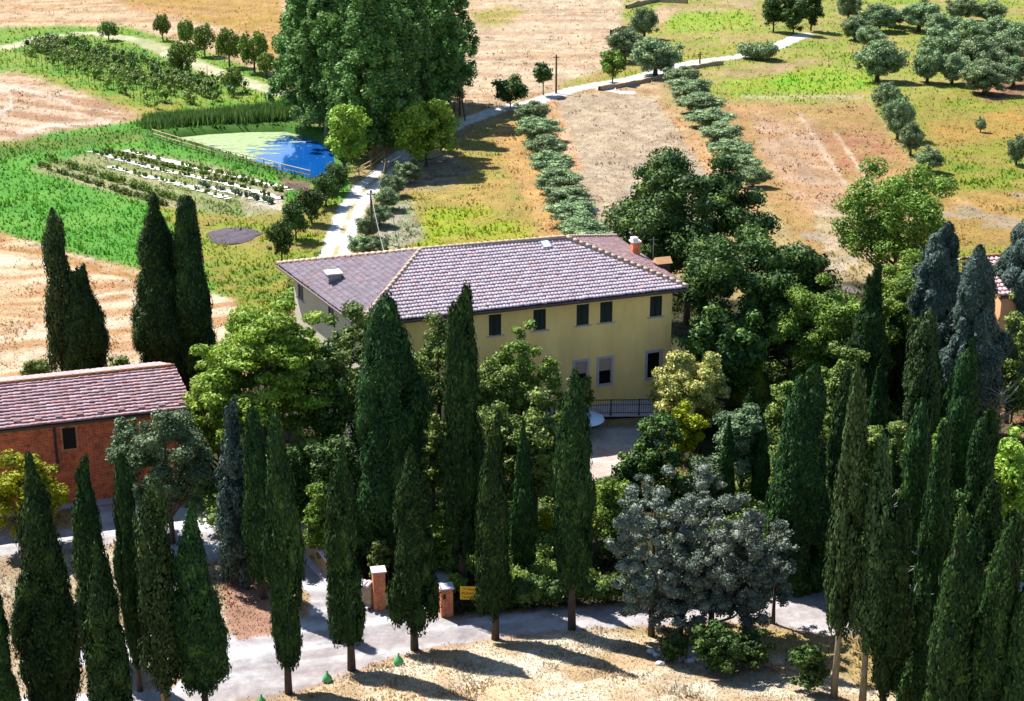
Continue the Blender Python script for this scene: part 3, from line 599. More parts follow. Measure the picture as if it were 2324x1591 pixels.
def villa():
    ze, zr, zb = 7.4, 9.45, .6
    P = [Vector(un(u, v, ze)) for u, v in ((815, 737), (1562, 653), (1398, 538), (630, 600))]; R0, R1 = Vector(un(955, 568, zr)), Vector(un(1285, 540, zr))
    FL, FR, BR, BL = P; q2 = inset([p.xy for p in P], .7); root = empty('villa', (FL.x, FL.y, 0), 'large two-storey yellow farmhouse with hipped terracotta tile roof', 'house'); O = Vector((FL.x, FL.y, 0))
    T = Matrix.Translation(-O)
    def wall(name, A, B, ops, m, th=.3):
        """wall panel with real openings; ops = (x0,z0,x1,z1)"""
        Mx = T @ wallM(A, B); L = (B - A).length; mb = MB(); xs = sorted({0, L, *[o[0] for o in ops], *[o[2] for o in ops]}); zs = sorted({zb - .8, ze - .05, *[o[1] for o in ops], *[o[3] for o in ops]})
        for i in range(len(xs) - 1):
            for j in range(len(zs) - 1):
                cx, cz = (xs[i] + xs[i + 1]) / 2, (zs[j] + zs[j + 1]) / 2
                if any(o[0] < cx < o[2] and o[1] < cz < o[3] for o in ops): continue
                vs = [Mx @ Vector(p) for p in ((xs[i], 0, zs[j]), (xs[i + 1], 0, zs[j]), (xs[i + 1], 0, zs[j + 1]), (xs[i], 0, zs[j + 1]))]; mb.add(vs, [(0, 1, 2, 3)])
        for x0, z0, x1, z1 in ops:
            c = [(x0, z0), (x1, z0), (x1, z1), (x0, z1)]
            for a in range(4):
                (xa, za), (xb, zb_) = c[a], c[(a + 1) % 4]; mb.add([Mx @ Vector(p) for p in ((xa, 0, za), (xb, 0, zb_), (xb, th, zb_), (xa, th, za))], [(0, 1, 2, 3)])
        return mb.build(name, m, root), Mx
    def rect(u0, v0, u1, v1, A, B):
        um, vm = (u0 + u1) / 2, (v0 + v1) / 2; x0 = wallray(u0, vm, A, B)[0]; x1 = wallray(u1, vm, A, B)[0]; return (x0, wallray(um, v1, A, B)[1], x1, wallray(um, v0, A, B)[1])
    A, B = q2[0], q2[1]
    up = [rect(*r, A, B) for r in ((1109.5, 710, 1137.5, 757), (1210.5, 700, 1239, 747), (1308.5, 692, 1336.5, 738), (1362, 686, 1390, 733), (1475, 675, 1502.5, 724))]
    z0 = sum(o[1] for o in up) / 5; z1 = sum(o[3] for o in up) / 5; up = [(o[0], z0, o[2], z1) for o in up]
    w0 = up[0][2] - up[0][0]; up = [(up[0][0] - 3.0, z0, up[0][0] - 3.0 + w0, z1), (up[0][0] - 6.2, z0, up[0][0] - 6.2 + w0, z1)] + up
    lo_ = [rect(*r, A, B) for r in ((1305, 822, 1331, 872), (1359.5, 814, 1386.5, 871), (1469, 803, 1498, 862))]; zl0 = lo_[1][1]; zl1 = lo_[1][3]; lo_ = [(o[0], zl0, o[2], zl1) for o in lo_]
    L = (B - A).length; door = (lo_[0][0] - 6.2, zb, lo_[0][0] - 5.0, 2.9)
    wf_, Mf = wall('front_wall', A, B, up + lo_ + [door], M['yellow'])
    A2, B2 = q2[3], q2[0]
    lw = [rect(*r, A2, B2) for r in ((676, 640, 690, 664), (745, 688, 757, 731))]; lw = [(o[0], z0, o[0] + .95, z1) for o in lw]
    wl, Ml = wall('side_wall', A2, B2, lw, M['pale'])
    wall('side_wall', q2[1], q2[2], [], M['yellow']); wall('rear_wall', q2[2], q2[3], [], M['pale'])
    def shut(o, Mx, closed=True):
        x0, a, x1, b = o; mb = MB(); fr = MB()
        for (p, q) in ((x0 + .02, (x0 + x1) / 2 - .01), ((x0 + x1) / 2 + .01, x1 - .02)):
            mb.box(p, .05, a + .02, p + .06, .09, b - .02, Mx); mb.box(q - .06, .05, a + .02, q, .09, b - .02, Mx)
            z = a + .05
            while z < b - .06: mb.add([Mx @ Vector(v) for v in ((p + .06, .055, z), (q - .06, .055, z), (q - .06, .085, z + .06), (p + .06, .085, z + .06))], [(0, 1, 2, 3)]); z += .055
            mb.box(p + .06, .087, a + .02, q - .06, .092, b - .02, Mx)
        s = mb.build('shutter', M['shutter'], root); m2 = MB().box(x0 - .14, -.07, a - .06, x1 + .14, .02, a - .003, Mx)
        m2.box(x0 - .16, -.12, a - .02, x0 - .12, -.07, a + .03, Mx); m2.box(x1 + .12, -.12, a - .02, x1 + .16, -.07, a + .03, Mx); m2.build('sill', M['surround'], s)
    for o in up: shut(o, Mf)
    for o in lw: shut(o, Ml)
    for i, (x0, a, x1, b) in enumerate(lo_):
        fr = MB(); wd = .15; fr.box(x0 - wd, -.035, b + .003, x1 + wd, .02, b + wd, Mf).box(x0 - wd, -.035, a - wd * .8, x1 + wd, .02, a - .003, Mf).box(x0 - wd, -.033, a - .003, x0 - .003, .02, b + .003, Mf).box(x1 + .003, -.033, a - .003, x1 + wd, .02, b + .003, Mf)
        wn_ = fr.build('window', M['surround'], root); gl = MB().box(x0, .18, a, x1, .2, b, Mf).build('pane', M['darkglass'], wn_)
        if i < 2: MB().box(x0, .06, a + (b - a) * .52, x1, .1, b, Mf).build('blind', M['blind'], wn_)
        g = MB(); zt = a + (b - a) * .5; z2 = a + .05
        for k in range(6): x = x0 + .06 + (x1 - x0 - .12) * k / 5; g.box(x - .012, .02, a, x + .012, .04, zt, Mf)
        for k in (0, .33, .66, 1.): zz = z2 + (zt - z2) * k; g.box(x0, .022, zz - .012, x1, .038, zz + .012, Mf)
        g.build('grille', M['iron'], wn_)
    MB().box(door[0], .12, door[1], door[2], .17, door[3], Mf).build('door', M['brownwood'], root)
    # roof
    d = .06; rb = MB(); e = [p - Vector((0, 0, .10)) for p in P]; e2 = [p - Vector((0, 0, .22)) for p in P]; r0, r1 = R0 - Vector((0, 0, .1)), R1 - Vector((0, 0, .1))
    rb.add([v - O for v in e + e2 + [r0, r1]], [(0, 1, 9, 8), (1, 2, 9), (2, 3, 8, 9), (3, 0, 8), (4, 5, 1, 0), (5, 6, 2, 1), (6, 7, 3, 2), (7, 4, 0, 3), (7, 6, 5, 4)])
    roof = rb.build('roof', M['brownwood'], root)
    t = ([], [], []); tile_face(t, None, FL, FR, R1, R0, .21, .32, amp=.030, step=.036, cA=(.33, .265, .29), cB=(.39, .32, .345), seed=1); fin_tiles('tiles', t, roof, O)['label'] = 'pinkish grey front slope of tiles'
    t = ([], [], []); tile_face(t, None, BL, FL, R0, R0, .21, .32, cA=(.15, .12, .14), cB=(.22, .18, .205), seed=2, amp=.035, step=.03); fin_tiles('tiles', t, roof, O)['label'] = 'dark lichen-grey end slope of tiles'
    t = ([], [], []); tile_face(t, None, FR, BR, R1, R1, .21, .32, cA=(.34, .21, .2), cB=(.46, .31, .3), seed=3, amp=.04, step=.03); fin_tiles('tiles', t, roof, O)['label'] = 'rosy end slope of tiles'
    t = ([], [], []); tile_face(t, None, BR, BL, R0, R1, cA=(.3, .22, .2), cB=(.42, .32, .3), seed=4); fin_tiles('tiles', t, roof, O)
    cm = MB()
    for a, b in ((FL, R0), (FR, R1), (BL, R0), (BR, R1), (R0, R1)): capline(cm, a - O, b - O)
    cm.build('ridge_tiles', mat('ridge_terracotta', (.50, .34, .24), (.34, .24, .2), 4, .9), roof, True)
    gm = MB()
    for a, b in ((FL, FR), (BL, FL)): n_ = Vector(((b - a).y, -(b - a).x, 0)).normalized() * .07; gm.tube([a - O + n_ - Vector((0, 0, .1)), b - O + n_ - Vector((0, 0, .1))], .07, 8)
    gm.build('gutter', mat('brown_gutter', (.09, .06, .06), None, 4, .5), roof)
    # skylight, vents, chimneys on the roof
    def onroof(u, v, a, b, c):
        n_ = (b - a).cross(c - a).normalized(); al = (u - 1162) / F; be = -(v - 795.5) / F; dd = Vector((al, cp + be * sp_, -sp_ + be * cp)); o_ = Vector((0, 0, CH)); return o_ + dd * ((a - o_).dot(n_) / dd.dot(n_)), n_
    p, n_ = onroof(1237, 556, FL, FR, R0); 
    ex = (FR - FL).normalized(); upv = n_.cross(ex); Ms = Matrix(((ex.x, upv.x, n_.x, p.x - O.x), (ex.y, upv.y, n_.y, p.y - O.y), (ex.z, upv.z, n_.z, p.z), (0, 0, 0, 1)))
    if upv.z < 0: Ms = Matrix(((ex.x, -upv.x, -n_.x, p.x - O.x), (ex.y, -upv.y, -n_.y, p.y - O.y), (ex.z, -upv.z, -n_.z, p.z), (0, 0, 0, 1)))
    sk = MB().box(-.3, -.5, .03, .3, .5, .17, Ms).build('skylight', M['metal'], roof); MB().box(-.22, -.42, .172, .22, .42, .178, Ms).build('pane', mat('sky_pane', (.55, .72, .78), None, 3, .2), sk)
    p, _ = onroof(757, 638, BL, FL, R0); q = p - O; Mz = Matrix.Translation(q) @ Matrix.Rotation(R_(19), 4, 'Z')
    c = MB().box(-.36, -.36, -.4, .36, .36, .52, Mz); c.build('chimney', M['metal'], roof); ch = roof.children[-1]
    m_ = MB(); [m_.box(-.39, -.39, .02 + k * .15, .39, .39, .07 + k * .15, Mz) for k in range(3)]; m_.build('louvre', M['metal'], ch); MB().box(-.46, -.46, .52, .46, .46, .58, Mz).build('cap', M['white'], ch)
    p, _ = onroof(1441, 578, FR, BR, R1); q = p - O; Mz = Matrix.Translation(q) @ Matrix.Rotation(R_(19), 4, 'Z')
    ch = MB().box(-.24, -.24, -.6, .24, .24, .82, Mz).build('chimney', M['brickp'], roof); MB().box(-.3, -.3, .82, .3, .3, .92, Mz).box(-.26, -.2, .92, .1, .2, 1.12, Mz).build('cap', M['white'], ch)
    p, _ = onroof(1503, 610, FR, BR, R1); q = p - O; Mz = Matrix.Translation(q) @ Matrix.Rotation(R_(19), 4, 'Z')
    ch = MB().box(-.38, -.3, -.6, .38, .3, .45, Mz).build('chimney', M['brownwood'], roof)
    MB().add([Mz @ Vector(v) for v in ((-.5, -.4, .42), (.5, -.4, .42), (.5, .4, .42), (-.5, .4, .42), (-.5, 0, .75), (.5, 0, .75))], [(0, 1, 5, 4), (2, 3, 4, 5), (0, 4, 3), (1, 2, 5), (0, 3, 2, 1)]).build('cap', M['ochre'], ch)
    p, _ = onroof(1482, 592, FR, BR, R1); q = p - O; a = MB().tube([q, q + Vector((0, 0, 1.5))], .025, 6).tube([q + Vector((-.3, 0, 1.35)), q + Vector((.3, 0, 1.35))], .015, 5); a.build('antenna', M['wire'], roof)
    return FL, FR, q2
FL, FR, VQ = villa()
def terrace():
    # raised terrace slab with stone retaining wall, railing on top
    a, b = Vector(un(1130, 944, .6)), Vector(un(1640, 938, .6)); A, B = VQ[0], VQ[1]; e = (B - A).normalized(); A3 = A + e * 3; B3 = B + e * 1.5
    root = empty('terrace', (a.x, a.y, 0), 'low stone retaining wall and paved terrace along the villa front', 'terrace'); O = Vector((a.x, a.y, 0))
    p = [Vector((q.x, q.y, 0)) for q in (a.xy, b.xy, B3, A3)]
    MB().add([q - O + Vector((0, 0, .6)) for q in p], [(0, 1, 2, 3)]).build('paving', mat('terrace_paving', (.48, .42, .42), (.36, .32, .33), 2, .9), root)
    M_ = Matrix.Translation(-O) @ wallM(a.xy, b.xy); L = (b - a).length
    MB().box(0, -.3, -.3, L, -.002, .55, M_).build('retaining_wall', M['stone'], root); MB().box(-.05, -.36, .553, L + .05, .06, .64, M_).build('coping', M['surround'], root)
    r = empty('railing', (a.x, a.y, .64), 'dark iron railing standing on the terrace wall before the villa', 'railing'); M2 = Matrix.Translation(-O - Vector((0, 0, .64))) @ wallM(a.xy, b.xy); n = int(L / 1.45)
    for i in range(n + 1): x = L * i / n; MB().box(x - .03, -.2, .64, x + .03, -.14, 1.62, M2).box(x - .06, -.23, .642, x + .06, -.11, .70, M2).build('post', M['iron'], r)
    MB().box(0, -.19, 1.55, L, -.15, 1.59, M2).box(0, -.185, .76, L, -.155, .79, M2).box(0, -.185, 1.25, L, -.155, 1.27, M2).build('rail', M['iron'], r)
    g = MB(); k = int(L / .13)
    for i in range(k): x = L * (i + .5) / k; g.box(x - .009, -.178, .79, x + .009, -.162, 1.55, M2)
    g.build('balusters', M['iron'], r)
terrace()
def gable_house(name, label, eL, eR, rL, rR, ze, zr, mwall, tA, tB, row=.28, amp=.012, step=.05, windows=(), pil=None, seed=5, over=.4, ridge=(.36, .16, .08)):
    """eave and ridge lines given in picture units at known heights"""
    a, b = Vector(un(*eL, ze)), Vector(un(*eR, ze)); c, d = Vector(un(*rR, zr)), Vector(un(*rL, zr)); ex = (b - a).normalized()
    c2 = b + (c - d if False else Vector((0, 0, 0))); back = (c.xy - b.xy); Wb = b.xy + 2 * back; Wa = a.xy + 2 * back
    d = Vector((a.x + back.x, a.y + back.y, zr)); c = Vector((b.x + back.x, b.y + back.y, zr)); e = Vector((Wb.x, Wb.y, ze)); f = Vector((Wa.x, Wa.y, ze))
    O = Vector((b.x, b.y, 0)); root = empty(name, O, label, 'house' if 'house' in label else 'barn')
    t = ([], [], []); tile_face(t, None, a, b, c, d, .3, row, tA, tB, seed, amp, step); 
    rb = MB().add([v - O for v in (a - Vector((0, 0, .08)), b - Vector((0, 0, .08)), c - Vector((0, 0, .08)), d - Vector((0, 0, .08)), e - Vector((0, 0, .08)), f - Vector((0, 0, .08)), a - Vector((0, 0, .2)), b - Vector((0, 0, .2)), c - Vector((0, 0, .2)), d - Vector((0, 0, .2)), e - Vector((0, 0, .2)), f - Vector((0, 0, .2)))],
                  [(0, 1, 2, 3), (3, 2, 4, 5), (6, 9, 8, 7), (9, 11, 10, 8), (0, 6, 7, 1), (5, 4, 10, 11), (1, 7, 8, 2), (2, 8, 10, 4), (0, 3, 9, 6), (3, 5, 11, 9)])
    roof = rb.build('roof', M['brownwood'], root); fin_tiles('tiles', t, roof, O); t = ([], [], []); tile_face(t, None, e, f, d, c, .3, row, tA, tB, seed + 1, amp, step); fin_tiles('tiles', t, roof, O)
    cm = MB(); capline(cm, d - O, c - O, .12, .4); cm.build('ridge_tiles', mat(name + '_ridge', ridge, tuple(x * .7 for x in ridge), 4, .9), roof, True)
    q = inset([a.xy, b.xy, e.xy, f.xy], over); mb = MB(); zt = ze + .02
    def P3(p, z): return Vector((p.x, p.y, z)) - O
    rt = ze + (zr - ze) * 1 - .16; hA = (q[0] + q[3]) / 2; hB = (q[1] + q[2]) / 2
    mb.add([P3(q[0], -.3), P3(q[1], -.3), P3(q[1], ze), P3(q[0], ze)], [(0, 1, 2, 3)]); mb.add([P3(q[3], -.3), P3(q[2], -.3), P3(q[2], ze), P3(q[3], ze)], [(0, 1, 2, 3)])
    mb.add([P3(q[1], -.3), P3(q[2], -.3), P3(q[2], ze), P3(hB, rt), P3(q[1], ze)], [(0, 1, 2, 3, 4)]); mb.add([P3(q[0], -.3), P3(q[3], -.3), P3(q[3], ze), P3(hA, rt), P3(q[0], ze)], [(4, 3, 2, 1, 0)])
    mb.build('wall', mwall, root); return root, O, q
def barn():
    root, O, q = gable_house('brick_barn', 'long red brick barn with a weathered pinkish tile roof', (-330, 1012.5), (440, 926), (-330, 905), (395, 832), 4.7, 5.75, M['brick'], (.30, .175, .18), (.42, .28, .29), windows=(), seed=7, step=.085, amp=.010)
    A, B = q[0], q[1]; Mx = Matrix.Translation(-O) @ wallM(A, B)
    x0, z1 = wallray(140, 968, A, B); x1, z0 = wallray(174.5, 1018, A, B); zz0 = wallray(157, 1018, A, B)[1]; zz1 = wallray(157, 970, A, B)[1]
    wn = MB().box(x0 - .12, -.05, zz0 - .14, x1 + .12, .01, zz0 - .003, Mx).box(x0 - .12, -.05, zz1 + .003, x1 + .12, .01, zz1 + .14, Mx).box(x0 - .1, -.045, zz0 - .003, x0 - .003, .01, zz1 + .003, Mx).box(x1 + .003, -.045, zz0 - .003, x1 + .1, .01, zz1 + .003, Mx).build('window', M['brickp'], root)
    MB().box(x0, -.03, zz0, x1, -.01, zz1, Mx).build('pane', M['darkglass'], wn)
    for u in (125, -160): xd = wallray(u, 1000, A, B)[0]; MB().box(xd - .05, -.1, 1.9, xd + .07, -.01, 4.6, Mx).build('downpipe', mat('pipe', (.05, .03, .03), None, 4, .6), root)
    x = wallray(0, 1030, A, B)[0]; MB().box(x - 4, -.04, 1.75, wallray(105, 1030, A, B)[0], -.005, 1.9, Mx).build('string_course', mat('dark_course', (.09, .035, .025), None, 3, .9), root)
    L = (B - A).length; MB().box(0, -.55, .0, L, -.003, .12, Mx).build('plinth', mat('plinth_concrete', (.38, .36, .40), None, 3, .9), root)
    # raised vent tiles near the eave
    a, b = Vector(un(-330, 1012.5, 4.7)), Vector(un(440, 926, 4.7)); ridge_ = Vector(un(395, 832, 5.75)); up = (ridge_ - b); Lr = (b - a).length; vm_ = mat('vent_tile', (.16, .09, .09), None, 4, .9); rf_ = [c for c in root.children if c.name.startswith('roof')][0]
    for k in range(16):
        p = a.lerp(b, (k + .5) / 16) + up * .10 - O; e = (b - a).normalized(); m = Matrix(((e.x, up.x / up.length, 0, p.x), (e.y, up.y / up.length, 0, p.y), (0, up.z / up.length, 1, p.z), (0, 0, 0, 1))); MB().box(-.17, -.1, .05, .17, .12, .16, m).build('vent_tile', vm_, rf_)
barn()
g = Vector(un(2275, 850, 0))
root, O, q = gable_house('park_house', 'ochre house with a pink tile roof half hidden behind blue-grey conifers', (2268, 672), (2760, 640), (2208, 590), (2700, 556), 6.0, 7.3, M['ochre'], (.42, .27, .27), (.58, .42, .42), row=.4, amp=.05, seed=9, over=.3)
A, B = q[0], q[1]; Mx = Matrix.Translation(-O) @ wallM(A, B)
for x in (1.2, 4.0, 6.8):
    for z in (1., 3.9): wn = MB().box(x - .1, -.06, z - .1, x + 1.0, -.002, z - .003, Mx).build('window', M['surround'], root); MB().box(x, -.03, z, x + .9, -.008, z + 1.4, Mx).build('shutter', M['shutter'], wn)
# ================================================================ SMALL THINGS
def box_at(u, v): return gp(u, v)
def pillar(u, v, tv, label, plate):
    g = gp(u, v); k = mpp(u, v); H = (v - tv) * k / .89; o = empty('gate_pillar', g, label, 'pillar', 'brick pillars of the villa gate', R_(12)); s = .27
    MB().box(-s, -s, -.2, s, s, H - .1).build('shaft', M['brickp'], o); MB().box(-s - .06, -s - .06, H - .1, s + .06, s + .06, H - .04).build('capstone', M['surround'], o)
    MB().add([(-s - .02, -s - .02, H - .04), (s + .02, -s - .02, H - .04), (s + .02, s + .02, H - .04), (-s - .02, s + .02, H - .04), (0, 0, H + .04)], [(0, 1, 4), (1, 2, 4), (2, 3, 4), (3, 0, 4)]).build('cap_slope', M['surround'], o)
    if plate: MB().box(-.17, -s - .03, H * .62, -.06, -s - .002, H * .62 + .22).build('letter_slot', M['iron'], o)
pillar(861, 1378, 1291, 'taller brick gate pillar at the end of the rubble garden wall', False)
pillar(1013, 1394, 1328, 'shorter brick gate pillar with pale cap and dark slot, beside the yellow sign', True)
def sign():
    g = gp(1068, 1396); o = empty('yellow_sign', g, 'yellow rectangular farm sign with black lettering by the gate pillar', 'sign', None, R_(-3)); z0, z1 = .78, 1.42
    w_ = .46; MB().box(-w_, -.02, z0, w_, .02, z1).build('board', M['signyellow'], o)
    for x in (-.36, .36): MB().tube([(x, .05, -.3), (x, .05, z1)], .028, 8).build('post', M['iron'], o)
    for t, s, z in (('Pr Pastori', .15, z1 - .17), ('PONIARE', .19, z1 - .40), ('VENDITA DIR', .12, z0 + .07)):
        c = bpy.data.curves.new('lettering', 'FONT'); c.body = t; c.size = s; c.align_x = 'CENTER'; c.extrude = .003; 
        _o = bpy.data.objects.new('tmp', c); COL.objects.link(_o); bpy.context.view_layer.update(); _m = bpy.data.meshes.new_from_object(_o.evaluated_get(bpy.context.evaluated_depsgraph_get())); bpy.data.objects.remove(_o); _m.materials.clear(); _m.materials.append(M['black']); x = link('lettering', _m, o); x.location = (0, -.024, z); x.rotation_euler = (R_(90), 0, 0)
sign()
def garden_wall():
    pts = [gp(640, 1196), gp(698, 1252), gp(722, 1282), (gp(752, 1315)), gp(775, 1345), gp(815, 1368), gp(848, 1378)]; O = pts[0]
    o = empty('garden_wall', O, 'curving rubble garden wall with a tiled coping, left of the gate', 'wall'); mb = MB(); cp_ = MB(); ft = MB()
    hs = [1.35, 1.3, 1.2, 1.05, .95, .95, 1.1]
    for i in range(len(pts) - 1):
        a, b = pts[i] - O, pts[i + 1] - O; e = (b - a).normalized(); n_ = Vector((-e.y, e.x, 0)) * .2; h0, h1 = hs[i], hs[i + 1]; z = Vector((0, 0, 1))
        mb.add([a - n_ - z * .3, b - n_ - z * .3, b + n_ - z * .3, a + n_ - z * .3, a - n_ + z * h0, b - n_ + z * h1, b + n_ + z * h1, a + n_ + z * h0], [(0, 1, 5, 4), (1, 2, 6, 5), (2, 3, 7, 6), (3, 0, 4, 7), (4, 5, 6, 7)])
        L = (b - a).length; k = max(1, int(L / .24))
        for j in range(k):
            p = a.lerp(b, (j + .5) / k); h = h0 + (h1 - h0) * (j + .5) / k; n2 = n_.normalized() * .30; cp_.tube([p - n2 + z * (h + .03), p + z * (h + .12), p + n2 + z * (h + .03)], .085, 6)
        n3 = n_.normalized(); ft.add([a - n3 * .42 + z * .1, b - n3 * .42 + z * .1, b - n3 * .205 + z * .14, a - n3 * .205 + z * .14, a - n3 * .42 - z * .2, b - n3 * .42 - z * .2], [(0, 1, 2, 3), (4, 5, 1, 0)])
    mb.build('masonry', M['stone'], o); cp_.build('coping_tiles', mat('coping_tile', (.62, .58, .62), (.42, .36, .36), 4, .85), o); ft.build('kerb', M['surround'], o)
garden_wall()
def demijohn(u, v, s, label):
    g = gp(u, v); o = tag(MB().lathe([(.02, 0), (.20, .01), (.245, .07), (.24, .16), (.19, .28), (.10, .38), (.045, .44), (.038, .52), (.05, .53), (.05, .56), (.001, .56)], 18).build('demijohn', M['gglass'], None, True), label, 'demijohn', 'green glass demijohns on the road edge')
    o.location = g; o.scale = (s, s, s); MB().lathe([(.03, .53), (.035, .60), (.001, .61)], 8).build('stopper', M['palewood'], o)
demijohn(905, 1508, .92, 'green glass demijohn farthest right, between two cypress trunks at the road edge')
demijohn(743, 1546, .85, 'middle green glass demijohn on the bare edge of the road')
demijohn(594, 1600, .85, 'green glass demijohn cut by the lower picture edge')
rg = random.Random(8)
def rock(u, v, s, label, grp='pale rocks below the grey-leaved tree'):
    g = gp(u, v); bm = bmesh.new(); bmesh.ops.create_icosphere(bm, subdivisions=2, radius=1)
    for vt in bm.verts: f = 1 + rg.uniform(-.22, .22); vt.co = Vector((vt.co.x * f, vt.co.y * f * .8, vt.co.z * f * .6))
    me = bpy.data.meshes.new('rock'); bm.to_mesh(me); bm.free(); me.materials.append(M['whitestone']); o = link('rock', me); o.location = g + Vector((0, 0, s * .25)); o.scale = (s, s, s); o.rotation_euler = (0, 0, rg.uniform(0, 6)); tag(o, label, 'rock', grp)
for i, (u, v, s) in enumerate([(1476, 1482, .2), (1489, 1490, .17), (1502, 1478, .16), (1512, 1494, .2), (1527, 1490, .22), (1540, 1500, .2), (1552, 1492, .2), (1562, 1504, .24), (1575, 1498, .18), (1497, 1508, .18)]):
    rock(u, v, s, 'pale rock below the grey-leaved tree, %s' % ['first from the left', 'second from the left', 'third from the left', 'fifth from the left', 'middle one', 'just right of the middle', 'fourth from the right', 'largest', 'rightmost', 'lowest'][i])
def pole(u, v, tv, r, label, grp='wooden utility poles along the track', name='utility_pole', ins=True, H=None):
    g = gp(u, v); lo, hi = .3, 20
    for _ in range(25):
        m = (lo + hi) / 2
        if proj(g.x, g.y, g.z + m)[1] > tv: lo = m
        else: hi = m
    H = lo; o = empty(name, g, label, 'pole', grp); MB().tube([(0, 0, -.4), (0, 0, H)], [r, r * .7], 8).build('shaft', M['brownwood'], o)
    if ins:
        MB().box(-.35, -.04, H - .35, .35, .04, H - .27).build('crossarm', M['brownwood'], o); [MB().lathe([(.03, 0), (.05, .04), (.03, .12)], 8, (x_, 0, H - .27)).build('insulator', M['white'], o) for x_ in (-.3, .3)]
    return g + Vector((0, 0, H - .2))
t0 = pole(1262, 212, 124, .13, 'upright pole beside the small round tree by the bend of the track')
t1 = pole(956, 378, 288, .13, 'pale upright pole in front of the bright green walnut')
t2 = pole(876, 425, 362, .12, 'pole among the bushy olives just right of the track')
t3 = pole(845, 545, 432, .13, 'pole nearest the villa, right of the white track')
t4 = pole(1044, 262, 185, .12, 'pole with a leaning stay at the right edge of the poplars')
t5 = pole(1588, 147, 118, .13, 'short thick pole on the far track beyond the olive row')
pole(1031, 255, 228, .1, 'short post just left of the stayed pole at the poplars', ins=False)
g = gp(1057, 275); o = empty('stay_pole', g, 'slanting timber stay leaning on the pole beside the poplars', 'pole', 'wooden utility poles along the track'); tt = t4 - g; MB().tube([(0, 0, -.3), tuple(tt * .95)], .09, 8).build('shaft', M['brownwood'], o)
def wire(a, b, label, sag=.8):
    n = 14; m = MB(); pts = [a.lerp(b, i / n) - Vector((0, 0, sag * 4 * (i / n) * (1 - i / n))) - a for i in range(n + 1)]; m.tube(pts, .022, 5); o = m.build('overhead_wire', M['wire']); o.location = a; tag(o, label, 'wire', 'overhead wires between the poles')
wire(t3, t2, 'wire from the pole nearest the villa to the pole among the olives'); wire(t2, t1, 'wire from the pole among the olives to the pole before the walnut'); wire(t1, t4, 'wire from the walnut pole to the stayed pole', 1.0)
ve = Vector((VQ[3].x + 6, VQ[3].y - 1, 7.2)); wire(t3, ve, 'wire dropping from the nearest pole to the villa roof', .5)
def rail_fence(pts, label, hgt_=.9, mt='palewood', rails=(.45, .85), sp=2.2):
    P = [gp(*p) for p in pts]; O = P[0]; o = empty('rail_fence', O, label, 'fence'); rl = {r: MB() for r in rails}
    for i in range(len(P) - 1):
        L = (P[i + 1] - P[i]).length; k = max(1, int(L / sp))
        for j in range(k + (i == len(P) - 2)):
            p = P[i].lerp(P[i + 1], j / k); p.z = float(hgt(p.x, p.y)); MB().tube([p - O - Vector((0, 0, .3)), p - O + Vector((0, 0, hgt_))], .06, 6).build('post', M[mt], o)
        for r in rails:
            pp = [P[i].lerp(P[i + 1], j / k) for j in range(k + 1)]; rl[r].tube([Vector((q.x, q.y, float(hgt(q.x, q.y)) + r)) - O for q in pp], .055, 6)
    for r in rails: rl[r].build('rail', M[mt], o)
rail_fence([(347, 312), (412, 332), (480, 352), (560, 372), (640, 392), (705, 408)], 'yellowish two-rail timber fence along the near side of the pond')
rail_fence([(785, 402), (815, 400), (842, 385), (872, 362)], 'weathered grey two-rail fence between the light green poplar and the track', .8, 'palewood')
def strip_wall(pts, h, label, m='stone', name='stone_wall', w_=.35, cat='wall'):
    P = [gp(*p) for p in pts]; O = P[0]; mb = MB(); z = Vector((0, 0, 1)); rw = random.Random(len(pts))
    Q = []
    for i in range(len(P) - 1): k = max(1, int((P[i + 1] - P[i]).length / 1.)); Q += [P[i].lerp(P[i + 1], j / k) for j in range(k)]
    Q.append(P[-1]); vs = []; fs = []
    for i, q in enumerate(Q):
        e = (Q[min(i + 1, len(Q) - 1)] - Q[max(i - 1, 0)]).normalized(); n_ = Vector((-e.y, e.x, 0)) * w_ * .5 * rw.uniform(.8, 1.2); hh = h * rw.uniform(.75, 1.2); zz = float(hgt(q.x, q.y)); q = Vector((q.x, q.y, zz)) - O
        vs += [q - n_ * 1.2 - z * .2, q - n_ + z * hh, q + n_ + z * hh, q + n_ * 1.2 - z * .2]
        if i: b = 4 * (i - 1); fs += [(b, b + 4, b + 5, b + 1), (b + 1, b + 5, b + 6, b + 2), (b + 2, b + 6, b + 7, b + 3)]
    mb.add(vs, fs); o = mb.build(name, M[m]); o.location = O; tag(o, label, cat)
strip_wall([(1386, 78), (1410, 70), (1446, 64)], .7, 'short dark field wall left of the large grey olive')
strip_wall([(1421, 20), (1460, 10), (1490, 4), (1560, 8)], .8, 'dark field wall at the top edge above the large grey olive')
strip_wall([(1360, 206), (1420, 196), (1500, 178), (1590, 152), (1640, 146)], .5, 'rough stone edge along the near side of the far track')
# parasol on the shaded patio
g = gp(1322, 985); o = empty('parasol', g, 'pale blue round parasol open on the shaded patio behind a cypress', 'parasol')
MB().tube([(0, 0, 0), (0, 0, 1.05)], .03, 8).build('pole', M['metal'], o); MB().lathe([(1.25, .92), (1.2, .98), (.6, 1.08), (.05, 1.14), (.01, 1.16)], 20).build('canopy', M['canopy'], o); MB().lathe([(.28, 0), (.28, .08), (.05, .12)], 14).build('base', M['metal'], o)
